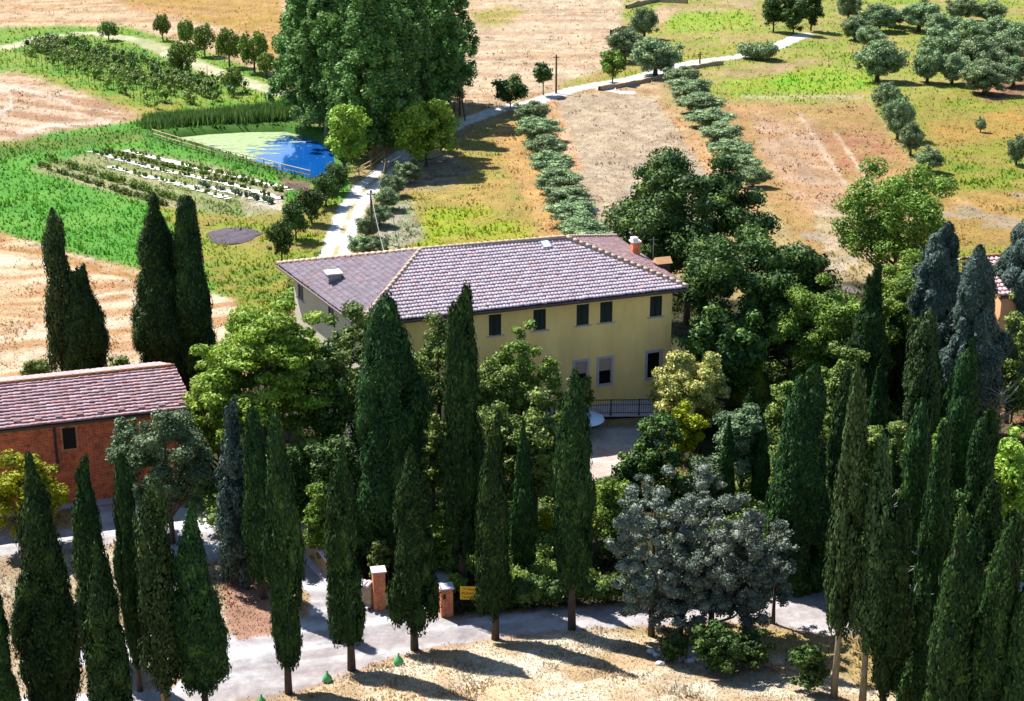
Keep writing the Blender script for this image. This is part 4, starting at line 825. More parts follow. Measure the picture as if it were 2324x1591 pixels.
# compost heap
g = gp(531, 535); k = mpp(531, 535); hx = 60 * k; bm = bmesh.new(); bmesh.ops.create_uvsphere(bm, u_segments=48, v_segments=16, radius=1)
bmesh.ops.delete(bm, geom=[v_ for v_ in bm.verts if v_.co.z < -.02], context='VERTS')
for v_ in bm.verts: v_.co = Vector((v_.co.x * hx * (1 + rg.uniform(-.05, .05)), v_.co.y * hx * 1.25 * (1 + rg.uniform(-.05, .05)), v_.co.z * .32 * (1 + rg.uniform(-.2, .2)) - .05)) if False else Vector((v_.co.x * hx * (1 + .10 * math.sin(3 * math.atan2(v_.co.y, v_.co.x)) + .07 * math.sin(7 * math.atan2(v_.co.y, v_.co.x)) + rg.uniform(-.02, .02)), v_.co.y * hx * 1.25, .20 * max(0, v_.co.z) ** .6 * (1 + .3 * math.sin(v_.co.x * 9) * math.cos(v_.co.y * 8)) - .05))
me = bpy.data.meshes.new('compost_heap'); bm.to_mesh(me); bm.free(); me.materials.append(M['compost']); o = link('compost_heap', me); o.location = g; tag(o, 'low oval heap of dark purplish soil on the green meadow', 'heap')
# vegetable rows with pale mulch
def vrow(a, b, n, h, label, mulch, seed, mt='green', leaf=.16, pts=3, name='vegetable_row', stakes=0):
    P, Q = gp(*a), gp(*b); o = empty(name, P, label, 'plant row', 'rows of the kitchen garden' if name == 'vegetable_row' else 'rows of the small vineyard'); rng = rs(seed); t = np.sort(rng.rand(n)); 
    cl = np.outer(t, np.array(Q - P)) + rng.normal(0, .12, (n, 3)); cl[:, 2] = [float(hgt(P.x + c[0], P.y + c[1])) - P.z for c in cl]; hh = h * rng.uniform(.6, 1.2, n); cl[:, 2] += hh * .55
    rad = np.stack([hh * .42, hh * .42, hh * .55], 1); link('foliage', crown(cl, rad, 45, leaf, leaf * .6, rng, M[mt], .5, .7), o)
    if mulch:
        e = (Q - P).normalized(); n_ = Vector((-e.y, e.x, 0)); vs = []; fs = []; K = 60
        for i in range(K + 1):
            p = (Q - P) * (i / K); zz = float(hgt(P.x + p.x, P.y + p.y)) - P.z + .06; wj = .42 * rng.uniform(.5, 1.3)
            vs += [p - n_ * wj - Vector((0, 0, p.z - zz)), p + n_ * wj - Vector((0, 0, p.z - zz))]
            if i and rng.rand() < .9: b = 2 * (i - 1); fs.append((b, b + 1, b + 3, b + 2))
        MB().add(vs, fs).build('mulch_strip', M['mulch'], o)
    for i in range(stakes):
        p = (Q - P) * ((i + .5) / stakes); zz = float(hgt(P.x + p.x, P.y + p.y)) - P.z; MB().tube([(p.x, p.y, zz - .2), (p.x, p.y, zz + h * 1.25)], .035, 5).build('stake', M['brownwood'], o)
names = ['front row of tall staked plants along the green lawn', 'row of low dark plants just behind the tall front row', 'central garden row on a pale mulch strip', 'garden row on the longest white mulch strip', 'row of leafy plants behind the longest white strip', 'back garden row nearest the pond fence', 'short garden row among the bare pale soil']
for i, (a, b, n, h, mu, mt) in enumerate([((78, 372), (385, 470), 80, .5, 0, 'mid'), ((110, 362), (400, 455), 70, .75, 0, 'green'), ((250, 378), (520, 452), 36, .32, 1, 'green'), ((205, 344), (640, 452), 80, .32, 1, 'mid'), ((225, 340), (655, 440), 90, .4, 0, 'green'), ((285, 342), (660, 432), 60, .35, 1, 'green'), ((450, 420), (620, 462), 50, .45, 1, 'holm')]):
    vrow(a, b, n, h, names[i], mu, 300 + i, mt)
names = ['vine row farthest up the slope beside the path', 'second vine row below the path', 'middle vine row with dense crowns', 'fourth vine row from the path', 'fifth vine row from the path, thin and gappy', 'lowest vine row, mostly bare stakes over the stubble']
for i, (a, b, n, st, mt) in enumerate([((150, 95), (560, 205), 60, 8, 'mid'), ((95, 98), (530, 222), 90, 10, 'dark'), ((75, 105), (500, 232), 90, 12, 'mid'), ((62, 112), (440, 238), 70, 16, 'mid'), ((50, 122), (400, 244), 26, 20, 'green'), ((30, 132), (360, 250), 9, 24, 'green')]):
    vrow(a, b, n, 1.5, names[i], 0, 320 + i, mt, .26, name='vine_row', stakes=st)
# reeds round the pond: uncountable
rng = rs(44); rp = []
for a, b, c_ in (((335, 286), (660, 262), 1.0), ((340, 280), (655, 252), 1.0), ((350, 292), (660, 270), .8)):
    P, Q = gp(*a), gp(*b); n = int(4500 * c_) + 400; t = rng.rand(n, 1); q = np.array(P) + t * np.array(Q - P) + rng.normal(0, .55, (n, 3)); q[:, 2] = hgt(q[:, 0], q[:, 1]); rp.append(q)
rp = np.concatenate(rp); n = len(rp); hh = rng.uniform(.5, 1.5, n)[:, None]; an = rng.rand(n) * 6.28; d_ = np.stack([np.cos(an), np.sin(an), an * 0], 1) * .09; tip = rp + np.concatenate([rng.normal(0, .15, (n, 2)), hh], 1)
V = np.stack([rp - d_, rp + d_, tip], 1).reshape(-1, 3); tag(link('reeds', npmesh('reeds', V, np.arange(len(V)).reshape(-1, 3), M['poplar'])), 'dense green reeds standing along the pond banks', 'reeds', kind='stuff')
# ================================================================ CYPRESSES
RW = 'cypresses lining the gravel road'; PK = 'cypresses standing in the park on the right'; VB = 'cypresses close to the villa'; BH = 'cypresses behind the brick barn'
for a in [
 (0, 1690, 1296, 58, 'broad', 0, 'cypress cut off by the left picture edge, only its right half in view', RW),
 (126, 1640, 1028, 76, 'low', 1, 'tallest and broadest cypress at the lower left, in front of the brick barn', RW),
 (226, 1500, 1035, 50, 'low', 2, 'dark cypress second from the left, in front of the barn wall', RW),
 (256, 1700, 1236, 58, 'low', 3, 'short pointed cypress in front between the two tall ones at left', RW),
 (318, 1568, 1043, 33, 'column', 4, 'slim dark cypress in front of the round holm oak', RW),
 (377, 1612, 1102, 52, 'sparse', 5, 'thin open-crowned cypress with a see-through base at lower left', RW),
 (467, 1612, 1150, 64, 'spindle', 6, 'broad spindle cypress with trunk at the bottom edge, left of the dirt triangle', RW),
 (655, 1573, 948, 43, 'column', 7, 'tall narrow cypress standing alone in the road fork', RW),
 (798, 1520, 1002, 49, 'spindle', 8, 'cypress in front of the brick gate pillar and rubble wall', RW),
 (941, 1474, 1014, 61, 'spindle', 9, 'egg-shaped yellowish cypress between the two gate pillars', RW),
 (1124, 1450, 943, 46, 'spindle', 10, 'cypress overlapping the right end of the yellow sign', RW),
 (1298, 1428, 848, 54, 'high', 11, 'tall cypress in front of the terrace railing, its trunk on the road', RW),
 (597, 1358, 933, 36, 'column', 12, 'dark narrow cypress behind the dirt triangle, left of the lone road-fork cypress', VB),
 (897, 1290, 686, 86, 'column', 13, 'massive black cypress with a blunt top before the villa roof', VB),
 (1051, 1335, 660, 46, 'column', 14, 'tallest slender cypress reaching up over the villa eave', VB),
 (1186, 1325, 962, 32, 'spindle', 15, 'dim cypress half hidden right behind the sign cypress', VB),
 (157, 900, 486, 40, 'sparse', 16, 'leaning thin-topped cypress behind the barn, left one of a pair', BH),
 (202, 905, 600, 58, 'low', 17, 'broader dark cypress behind the barn, right one of the ragged pair', BH),
 (380, 905, 450, 82, 'low', 18, 'thick cypress at the barn roof end, front of the tall pair', BH),
 (455, 915, 455, 48, 'column', 19, 'narrower cypress behind the thick one at the barn roof end', BH),
 (1958, 975, 600, 52, 'low', 20, 'sharply pointed black cypress above the middle of the park', PK),
 (1806, 1330, 832, 74, 'broad', 21, 'widest bright-edged conical cypress in the park', PK),
 (1770, 1300, 1010, 33, 'low', 22, 'small dark cypress in front of the wide conical one', PK),
 (2022, 930, 680, 28, 'column', 23, 'dark narrow cypress right of the sharply pointed one', PK),
 (2058, 960, 738, 24, 'sparse', 24, 'thin scraggy cypress just left of the tall light green one', PK),
 (2078, 1120, 712, 46, 'sparse', 25, 'tall light green cypress in front of the blue conifers', PK),
 (2160, 1200, 784, 38, 'column', 26, 'tall black cypress right of centre in the park', PK),
 (1645, 1165, 948, 20, 'low', 27, 'small black cypress above the grey-leaved tree', PK),
 (1722, 1150, 950, 22, 'low', 28, 'small dark cypress left of the wide conical one', PK),
 (1892, 1583, 842, 44, 'sparsehigh', 29, 'very tall cypress with a long bare pale trunk at lower right', PK),
 (1957, 1600, 985, 46, 'sparsehigh', 30, 'open cypress with bare forked trunk beside the tallest pale trunk', PK),
 (2050, 1420, 918, 40, 'column', 31, 'tall dark cypress behind the leaning pair at right', PK),
 (2002, 1610, 1144, 48, 'column', 32, 'bright green sided cypress leaning left at lower right', PK),
 (2102, 1470, 965, 38, 'column', 33, 'cypress with a rounded pale top at right', PK),
 (2132, 1700, 1155, 58, 'low', 34, 'bushy green cypress at the bottom right with dead twigs at its left', PK),
 (2240, 1720, 1165, 50, 'column', 35, 'dark cypress second from the right edge at the bottom', PK),
 (2292, 1740, 1235, 44, 'low', 36, 'rightmost bright-sided cypress at the bottom corner', PK),
 (2298, 1230, 1000, 17, 'low', 37, 'little dark cypress against the yellow-green tree at right', PK),
 (1881, 920, 730, 16, 'low', 38, 'small dark cypress left of the sharply pointed one', PK),
 (1896, 1250, 845, 32, 'column', 39, 'slim cypress top rising behind the tallest pale trunk', PK),
 (2222, 1420, 1100, 36, 'column', 40, 'shaded cypress behind the second from the right edge', PK),
 (1925, 1120, 880, 30, 'low', 42, 'medium dark cypress between the wide conical one and the slim top', PK),
 (2100, 1010, 770, 30, 'low', 43, 'shaded cypress spire left under the large blue-grey conifer', PK),
 (2200, 1320, 930, 40, 'column', 44, 'black cypress at the left side of the yellow-green right edge trees', PK),
 (1850, 1290, 1060, 30, 'low', 45, 'small dark spire at the right foot of the wide conical cypress', PK),
 (1940, 1330, 1130, 34, 'column', 46, 'dark spire hidden between the two bare pale trunks', PK),
 (2170, 1560, 1200, 44, 'column', 47, 'dark cypress squeezed between the bushy one and the second from the edge', PK),
 (1700, 1010, 880, 24, 'low', 48, 'small dark spire below the yellowish cypress pair', PK),
 (2010, 1260, 1010, 34, 'low', 49, 'cypress spire left behind the tall dark one of the leaning pair', PK),
 (1990, 1040, 850, 26, 'low', 50, 'thin black spire right of the foot of the sharply pointed cypress', PK),
 (2135, 1120, 850, 26, 'low', 51, 'narrow dark spire left of the tall black cypress', PK),
 (2070, 1600, 1290, 38, 'low', 52, 'low dark cypress between the leaning bright one and the bushy one', PK),
 (2180, 1690, 1370, 40, 'low', 53, 'short dark cypress at the bottom edge right of the bushy one', PK),
 (1978, 1090, 812, 26, 'low', 41, 'little cypress in front of the sharply pointed black one', PK),
]: cypress(a[0], a[1], a[2], a[3], a[4], a[5], a[6], a[7])
for a in [(1683, 935, 798, 30, 1, 'left tip of the yellowish green cypress pair beside the cream bush'), (1710, 940, 778, 28, 2, 'right and taller tip of the yellowish green cypress pair')]: cypress(a[0], a[1], a[2], a[3], 'yellow', a[4], a[5], 'yellowish cypresses right of the villa')
for a in [(548, 1328, 900, 48, 'blue', 1, 'open blue-grey conifer with visible trunk left of the road fork'), (2108, 860, 512, 72, 'bluebroad', 2, 'blue-grey conifer behind, left of three at the ochre house'), (2182, 990, 568, 76, 'bluebroad', 3, 'large blue-grey conifer in the middle of the three at the ochre house'), (2310, 860, 478, 84, 'bluebroad', 4, 'blue-grey conifer at the right picture edge'),
          (966, 1080, 928, 24, 'blue', 5, 'small silvery conifer between the massive cypress and the tallest slender one')]: cypress(a[0], a[1], a[2], a[3], a[4], a[5], a[6], 'blue-grey conifers', 'conifer', 'blue_conifer')
# ================================================================ BROADLEAF TREES
T = tree
T('acacia_tree', 612, 1120, 655, 172, .2, 'acacia', 1, 'large bright yellow-green acacia between the barn and the villa', leaf=.21, flat=.6, cs=.19, irr=.12, core=.65, dens=1.5, shell=.7, ncl=150)
T('acacia_tree', 505, 1110, 790, 98, .15, 'acacia', 2, 'lower left limb-crown of bright acacia reaching over the barn roof end', leaf=.24, flat=.7, cs=.3)
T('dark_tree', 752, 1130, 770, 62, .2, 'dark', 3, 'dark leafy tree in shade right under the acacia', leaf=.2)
T('holm_oak', 392, 1232, 900, 112, .16, 'holm', 4, 'round grey-green holm oak in front of the barn corner', leaf=.15, cs=.24, irr=.35)
T('holm_oak', 300, 1190, 935, 48, .3, 'holm', 5, 'small holm oak crown just left of the round one, before the brick wall', leaf=.15)
T('garden_tree', 700, 1160, 955, 52, .15, 'green', 6, 'small light green tree between two dark cypresses left of the massive one', leaf=.2)
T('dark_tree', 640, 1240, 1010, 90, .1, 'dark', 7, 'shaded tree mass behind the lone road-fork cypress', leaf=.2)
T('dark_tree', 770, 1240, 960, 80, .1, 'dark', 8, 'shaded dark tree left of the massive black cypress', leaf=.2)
T('garden_tree', 838, 1110, 660, 102, .12, 'mid', 9, 'tall tree covering the left end of the villa eave', leaf=.19, cs=.26)
T('silver_shrub', 818, 1090, 885, 40, .1, 'silver', 10, 'silvery shrub tree left of the massive black cypress', leaf=.17)
T('garden_tree', 1000, 1090, 684, 82, .1, 'mid', 11, 'tree between the massive cypress and the tallest slender one, touching the eave', leaf=.18, cs=.26)
T('garden_tree', 1125, 1090, 750, 78, .1, 'mid', 12, 'tree just right of the tallest slender cypress, under the first window', leaf=.18)
T('garden_tree', 1182, 1085, 728, 66, .1, 'green', 13, 'spiky-topped tree in front of the blank part of the yellow wall', leaf=.17, cs=.24)
T('garden_tree', 1250, 1090, 765, 52, .1, 'green', 14, 'tree in front of the left ground-floor window', leaf=.17, cs=.26)
T('garden_tree', 1110, 1200, 880, 90, .12, 'mid', 15, 'lower yellowish tree in front between the slender cypress and the sign cypress', leaf=.2)
T('garden_tree', 1215, 1210, 870, 82, .15, 'mid', 16, 'lower tree left of the cypress that hides the railing', leaf=.2)
T('garden_tree', 1325, 980, 845, 24, .3, 'mid', 17, 'small leafy crown at the left ground-floor window beside the cypress tip', leaf=.17)
T('garden_tree', 985, 1180, 930, 45, .2, 'mid', 18, 'olive-green tree left beside the tallest slender cypress', leaf=.18)
T('lime_tree', 1558, 735, 322, 192, .15, 'dark', 19, 'great dark green tree rising behind the right end of the villa roof', leaf=.25, cs=.2, irr=.25, dens=1.3, core=.7, shell=.6)
T('lime_tree', 1692, 880, 474, 176, .12, 'dark', 20, 'great dark green tree right beside the villa wall', leaf=.24, cs=.19, irr=.25, dens=1.3, core=.7, shell=.6)
T('lime_tree', 1790, 870, 555, 110, .12, 'dark', 21, 'dark tree filling the right flank of the great tree by the villa', leaf=.25, cs=.3)
T('fig_tree', 1640, 935, 665, 102, .1, 'dark', 22, 'lower dark leafy tree at the villa corner above the cream bush', leaf=.28, cs=.26)
T('park_tree', 1855, 935, 610, 112, .1, 'green', 23, 'soft green tree left of the sharply pointed black cypress', leaf=.18, cs=.26)
T('park_tree', 2010, 930, 620, 72, .1, 'green', 24, 'green tree behind the sharply pointed black cypress', leaf=.18)
T('oak_tree', 2028, 650, 348, 145, .06, 'green', 25, 'large open green oak with a hole in its crown, on the slope above the park', leaf=.22, cs=.2, core=.4, irr=.45, dens=1.1)
T('oak_tree', 2060, 760, 560, 80, .1, 'green', 26, 'green tree below the open oak, above the blue conifers', leaf=.2)
T('cream_bush', 1558, 985, 775, 98, .0, 'cream', 27, 'round cream and yellow flowering bush at the villa corner', cat='bush', leaf=.17, cs=.2, irr=.08, dens=1.4)
T('golden_bush', 1552, 1045, 905, 46, .02, 'lemon', 28, 'golden yellow-green bush below the cream bush', cat='bush', leaf=.15, tr=False)
T('conical_yew', 1490, 1130, 925, 72, .0, 'dark', 29, 'dark green conical bush with lit left side, right of the patio', cat='bush', leaf=.16, tr=False, cs=.26)
T('conical_yew', 1430, 1130, 1010, 44, .0, 'dark', 30, 'smaller dark bush left of the conical one at the patio edge', cat='bush', leaf=.16, tr=False)
T('holm_oak', 1680, 1130, 872, 72, .1, 'holm', 31, 'grey-green holm oak between the yellowish cypresses and the grey-leaved tree', leaf=.16)
T('park_tree', 1780, 1010, 845, 48, .1, 'mid', 32, 'light green shrub tree behind the wide conical cypress tip', leaf=.16)
T('grey_tree', 1478, 1442, 1068, 122, .04, 'grey', 33, 'left grey-leaved tree of the big clump at the roadside', leaf=.13, cs=.13, irr=.3, core=.72, shell=1.0, dens=2.0, jit=1.1, group='grey-leaved trees at the roadside')
T('grey_tree', 1612, 1455, 1066, 160, .04, 'grey', 34, 'middle and widest grey-leaved tree of the roadside clump', leaf=.13, cs=.115, irr=.3, core=.72, shell=1.0, dens=2.0, jit=1.1, group='grey-leaved trees at the roadside')
T('grey_tree', 1755, 1415, 1185, 56, .3, 'grey', 35, 'right small-crowned grey-leaved tree with bare trunk beside the road', leaf=.13, cs=.22, irr=.4, shell=.8, group='grey-leaved trees at the roadside')
T('underbrush', 1700, 1520, 1430, 62, .0, 'dark', 56, 'dark low bush at the right foot of the grey-leaved clump', cat='bush', leaf=.15, tr=False, cs=.22, shell=.7)
T('underbrush', 1530, 1500, 1440, 40, .0, 'dark', 57, 'small dark bush above the pale rocks', cat='bush', leaf=.15, tr=False, shell=.7)
T('grey_tree', 1545, 1450, 1180, 100, .0, 'grey', 58, 'low front part of the grey-leaved clump, between its left and middle trees', leaf=.13, cs=.15, irr=.3, shell=1., dens=1.6, jit=1.1, group='grey-leaved trees at the roadside')
T('grey_tree', 1690, 1440, 1175, 95, .0, 'grey', 59, 'grey-leaved tree between the widest one and the bare-trunked one', leaf=.13, cs=.15, irr=.3, shell=1., dens=1.6, jit=1.1, group='grey-leaved trees at the roadside')
T('underbrush', 1625, 1530, 1400, 70, .0, 'dark', 36, 'widest dark bush under the middle grey-leaved tree', cat='bush', leaf=.15, tr=False, cs=.22, shell=.7)
T('roadside_shrub', 1832, 1568, 1450, 52, .0, 'dark', 37, 'green leafy shrub left of the long bare pale trunk', cat='bush', leaf=.18, tr=False)
T('lemon_tree', 62, 1235, 1022, 102, .1, 'lemon', 38, 'yellow-green citrus tree in front of the barn at the left edge', leaf=.18, cs=.24)
T('garden_bush', 728, 1290, 1095, 46, .0, 'green', 39, 'bright bush behind the rubble garden wall', cat='bush', leaf=.15, tr=False)
T('garden_bush', 862, 1320, 1210, 30, .0, 'mid', 40, 'light green bush behind the taller gate pillar', cat='bush', leaf=.15, tr=False)
T('garden_bush', 1003, 1290, 1135, 38, .0, 'green', 41, 'green bush left of the base of the tallest slender cypress', cat='bush', leaf=.15, tr=False)
T('garden_bush', 1390, 1270, 1060, 62, .0, 'green', 42, 'green bush below the sunny patio, right of the trunk cypress', cat='bush', leaf=.15, tr=False)
T('garden_bush', 1360, 1200, 1080, 30, .0, 'lemon', 43, 'yellowish bush at the lower corner of the sunny patio', cat='bush', leaf=.15, tr=False)
T('garden_bush', 1238, 1240, 1150, 26, .0, 'lemon', 44, 'small rusty yellow bush left of the trunk cypress', cat='bush', leaf=.13, tr=False)
T('garden_bush', 1036, 1345, 1298, 26, .0, 'acacia', 45, 'low bright green bush behind the shorter gate pillar', cat='bush', leaf=.13, tr=False)
T('acacia_tree', 2285, 1260, 945, 78, .1, 'acacia', 46, 'yellow-green tree at the right edge behind the little dark cypress', leaf=.2)
T('acacia_tree', 2225, 1290, 1010, 48, .1, 'acacia', 47, 'smaller yellow-green tree left of the one at the right edge', leaf=.2)
T('dry_shrub', 2230, 1000, 880, 52, .05, 'brown', 48, 'brownish half-dry shrub below the ochre house', leaf=.14, cat='bush', core=.2, dens=.6)
T('dry_shrub', 2295, 960, 830, 40, .05, 'mid', 49, 'green shrub at the wall of the ochre house by the right edge', leaf=.16, cat='bush')
T('park_tree', 1960, 1200, 930, 60, .1, 'mid', 50, 'leafy park tree between slim cypresses left of the tall light green one', leaf=.18)
T('park_tree', 2040, 1250, 900, 56, .1, 'mid', 51, 'leafy park tree at the foot of the tall light green cypress', leaf=.18)
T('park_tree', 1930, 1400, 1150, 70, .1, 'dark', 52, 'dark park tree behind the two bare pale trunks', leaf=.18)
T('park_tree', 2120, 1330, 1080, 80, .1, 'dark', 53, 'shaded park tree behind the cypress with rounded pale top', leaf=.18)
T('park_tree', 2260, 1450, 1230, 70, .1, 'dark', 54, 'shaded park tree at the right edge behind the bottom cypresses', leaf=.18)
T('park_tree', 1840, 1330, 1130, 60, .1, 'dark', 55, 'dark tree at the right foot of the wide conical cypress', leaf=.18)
T('park_tree', 1600, 1160, 1020, 60, .0, 'holm', 56, 'low grey-green tree above the grey-leaved clump', leaf=.16)
T('walnut_tree', 968, 378, 216, 92, .06, 'acacia', 57, 'bright green spreading tree at the right foot of the poplars', leaf=.34, cs=.26)
T('young_poplar', 784, 402, 202, 56, .05, 'acacia', 58, 'light green young poplar in front of the pond corner', leaf=.32, cs=.3)
T('dark_bush', 2146, 425, 395, 18, 0, 'dark', 59, 'small round dark bush on the golden right slope', cat='bush', leaf=.25, tr=False)
T('broom_bush', 88, 870, 808, 34, .0, 'mid', 60, 'grey-green wild bush behind the barn roof, left of the ragged cypresses', cat='bush', leaf=.16, tr=False)
T('broom_bush', 275, 865, 800, 28, .0, 'mid', 61, 'pale wild bush between the cypress pairs behind the barn', cat='bush', leaf=.16, tr=False, dens=.6)
T('long_bush', 1722, 134, 92, 48, .0, 'olive', 62, 'long low rounded bush beside the far track', cat='bush', leaf=.3, tr=False)
for i, (u, v, t, r) in enumerate([(1755, 72, -30, 34), (1800, 76, -20, 36), (1840, 70, -40, 30)]):
    T('evergreen_tree', u, v, t, r, .02, 'dark', 70 + i, ['left', 'middle', 'right'][i] + ' tree of the dark trio at the top edge', group='dark trio at the top edge', leaf=.32)
T('field_tree', 1158, 245, 166, 42, .1, 'dark', 80, 'spreading small tree beside the white track, left of the upright pole', leaf=.3, cs=.3)
T('field_tree', 1233, 216, 138, 27, .3, 'dark', 81, 'small round tree next to the upright pole at the track bend', leaf=.3)
T('field_tree', 1390, 188, 106, 34, .15, 'green', 82, 'bright green round tree left of the large grey olive', leaf=.3)
# low undergrowth nobody could count
rng = rs(77); cl = []
for poly, n in (([(1480, 1090), (1800, 1060), (2320, 1040), (2320, 1290), (1850, 1325), (1560, 1335)], 330), ([(720, 1140), (1260, 1120), (1300, 1320), (1060, 1320), (900, 1270), (760, 1260)], 190), ([(1700, 900), (2200, 880), (2250, 1040), (1740, 1050)], 160), ([(430, 1130), (560, 1100), (690, 1180), (660, 1240), (540, 1240)], 60), ([(1990, 1440), (2324, 1400), (2324, 1590), (2000, 1590)], 60), ([(1600, 760), (1900, 700), (2080, 720), (2060, 860), (1700, 900)], 90)):
    k = 0
    while k < n:
        u, v = rng.uniform(430, 2330), rng.uniform(690, 1591)
        if sdf(np.array([u]), np.array([v]), poly)[0] > 0: p = gp(u, v); cl.append((p[0], p[1], p[2] + rng.uniform(.1, .6))); k += 1
cl = np.array(cl); rr = rng.uniform(.35, .95, len(cl)); tag(link('undergrowth', crown(cl, np.stack([rr, rr, rr * .8], 1), 170, .17, .1, rng, M['mid'], .6, .7)), 'low mixed undergrowth covering the ground below the park trees', 'undergrowth', kind='stuff')
T('garden_tree', 762, 1040, 700, 56, .1, 'mid', 101, 'slim tree before the pale left end wall of the villa', leaf=.18, cs=.26)
T('park_tree', 2283, 960, 668, 46, .1, 'mid', 102, 'green tree screening the wall of the ochre house', leaf=.18, cs=.26)
T('park_tree', 1905, 1020, 770, 66, .05, 'mid', 103, 'leafy tree left below the sharply pointed black cypress', leaf=.18, cs=.24)
T('park_tree', 2125, 1170, 940, 48, .05, 'green', 104, 'green tree between the light green cypress and the tall black one', leaf=.18, cs=.26)
T('park_tree', 2000, 1440, 1220, 62, .05, 'mid', 105, 'leafy tree behind the leaning bright green cypress', leaf=.18, cs=.24)
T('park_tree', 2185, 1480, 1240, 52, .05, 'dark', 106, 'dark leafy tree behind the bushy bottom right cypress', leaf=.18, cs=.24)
T('park_tree', 2300, 1560, 1320, 56, .05, 'mid', 107, 'leafy tree in the bottom right corner behind the rightmost cypress', leaf=.18, cs=.24)
T('park_tree', 1815, 1130, 960, 60, .05, 'mid', 108, 'light leafy tree behind the left shoulder of the wide conical cypress', leaf=.18, cs=.24)
# hedges
def hedge(pts, h, w_, mt, seed, label):
    P = [gp(*p) for p in pts]; O = P[0]; o = empty('hedge', O, label, 'hedge'); cl = []; rng = rs(seed)
    for i in range(len(P) - 1):
        L = (P[i + 1] - P[i]).length; k = max(2, int(L / (w_ * .35)))
        for j in range(k): p = P[i].lerp(P[i + 1], j / k) - O; cl.append((p.x + rng.normal(0, w_ * .12), p.y + rng.normal(0, w_ * .12), h * .5)); cl.append((p.x + rng.normal(0, w_ * .2), p.y + rng.normal(0, w_ * .2), h * rng.uniform(.55, .8)))
    cl = np.array(cl); rad = np.stack([np.full(len(cl), w_ * .5) * rng.uniform(.7, 1.2, len(cl))] * 3, 1); rad[:, 2] = h * .42; link('foliage', crown(cl, rad, 130, .15, .09, rng, M[mt], .75, .6), o)
hedge([(1098, 1390), (1130, 1386), (1200, 1378), (1330, 1370), (1440, 1362)], 1.3, 1.0, 'dark', 91, 'dark clipped hedge along the road right of the yellow sign')
hedge([(1130, 1345), (1240, 1335), (1345, 1330)], 1.2, 1.3, 'green', 92, 'brighter hedge tops behind the roadside hedge')
hedge([(1440, 1362), (1560, 1345), (1700, 1330), (1820, 1325)], 1.4, 1.3, 'dark', 93, 'dark hedge along the road behind the grey-leaved trees')
hedge([(640, 700), (700, 650), (760, 655)], .8, 1.2, 'green', 94, 'weedy green hedge at the back corner of the villa')
# poplars
PP = [(690, 302), (742, 318), (800, 350), (846, 368), (885, 338), (938, 302), (985, 268), (1020, 240), (700, 258), (770, 275), (850, 290), (915, 272), (965, 245), (740, 232), (820, 240), (900, 245), (968, 232)]
pk = []
for i in range(4):
    H = 22; rng = rs(500 + i); n = 230; tz = rng.uniform(.10, .98, n); pr = np.interp(tz, [.05, .2, .45, .75, 1], [.6, 1, 1, .7, .12]); a = rng.rand(n) * 6.28; rr = pr * 3.5 * rng.uniform(.3, .95, n) * (1 + .3 * np.sin(a * 2 + tz * 7 + i))
    cl = np.stack([np.cos(a) * rr, np.sin(a) * rr, tz * H], 1); cr = rng.uniform(.35, .95, n) * (.6 + .4 * pr); rad = np.stack([cr, cr, cr * 1.35], 1)
    me = crown(cl, rad, 150, .32, .22, rng, M['poplar'], .5, .75, 0, upb=.25, shell=.7); tk = trunk_mesh(20, .24, .05, 510 + i, 4, 1.6, .3); tk.materials.append(M['palebark']); pk.append((me, tk))
pl_ = ['front left poplar over the pond corner', 'second poplar from the left in the front row', 'poplar behind the pond edge, third in the front row', 'poplar right behind the light green young one', 'front poplar left of the bright spreading tree', 'front poplar above the bright spreading tree', 'front poplar near the right end of the clump', 'rightmost poplar beside the stayed pole', 'middle-row poplar at the left end', 'middle-row poplar second from left', 'poplar in the very middle of the clump', 'middle-row poplar fourth from left', 'middle-row poplar at the right end', 'back-row poplar at the left end', 'back-row poplar left of centre', 'back-row poplar right of centre', 'back-row poplar at the right end']
for i, (u, v) in enumerate(PP):
    g = gp(u, v); o = empty('poplar_tree', g, pl_[i], 'poplar', 'tall poplars behind the pond', i * 1.3); s = rr_.uniform(.88, 1.08); zt_ = 12.
    while proj(g.x, g.y, g.z + zt_)[1] > -55: zt_ += .3
    o.scale = (s, s, max(zt_, 13.) / 22 * rr_.uniform(.97, 1.06)); link('trunk', pk[i % 4][1], o); link('crown', pk[i % 4][0], o)
# olives, fruit trees: copies of a few modelled ones
OL = []
for i in range(5):
    me = broad(3.4, 1.7, .02, 600 + i, 'olive', ncl=75, leaf=.15, cs=.27, dens=1.5, shell=1.1, core=.6, irr=.3, jit=1.0); tk = trunk_mesh(2.4, .16, .05, 610 + i, 4, 1.1, .25); tk.materials.append(M['bark']); OL.append((me, tk))
def olive(u, v, tv, hw, i, label, group, name='olive_tree', cat='olive tree', src=None, H0=3.4, R0=1.7):
    g = gp(u, v); k = mpp(u, v); lo, hi = .3, 20
    for _ in range(25):
        m = (lo + hi) / 2
        if proj(g.x, g.y, g.z + m)[1] > tv: lo = m
        else: hi = m
    src = src or OL; o = empty(name, g, label, cat, group, rr_.uniform(0, 6)); s = hw * k / R0; o.scale = (s, s, lo / H0); link('trunk', src[i % len(src)][1], o); link('crown', src[i % len(src)][0], o)
G1 = 'olive row left of the pale ploughed strip'; ord_ = ['topmost', 'second from the top', 'third from the top', 'fourth from the top', 'fifth from the top', 'sixth from the top', 'seventh from the top', 'eighth from the top', 'lowest, nearest the villa roof']
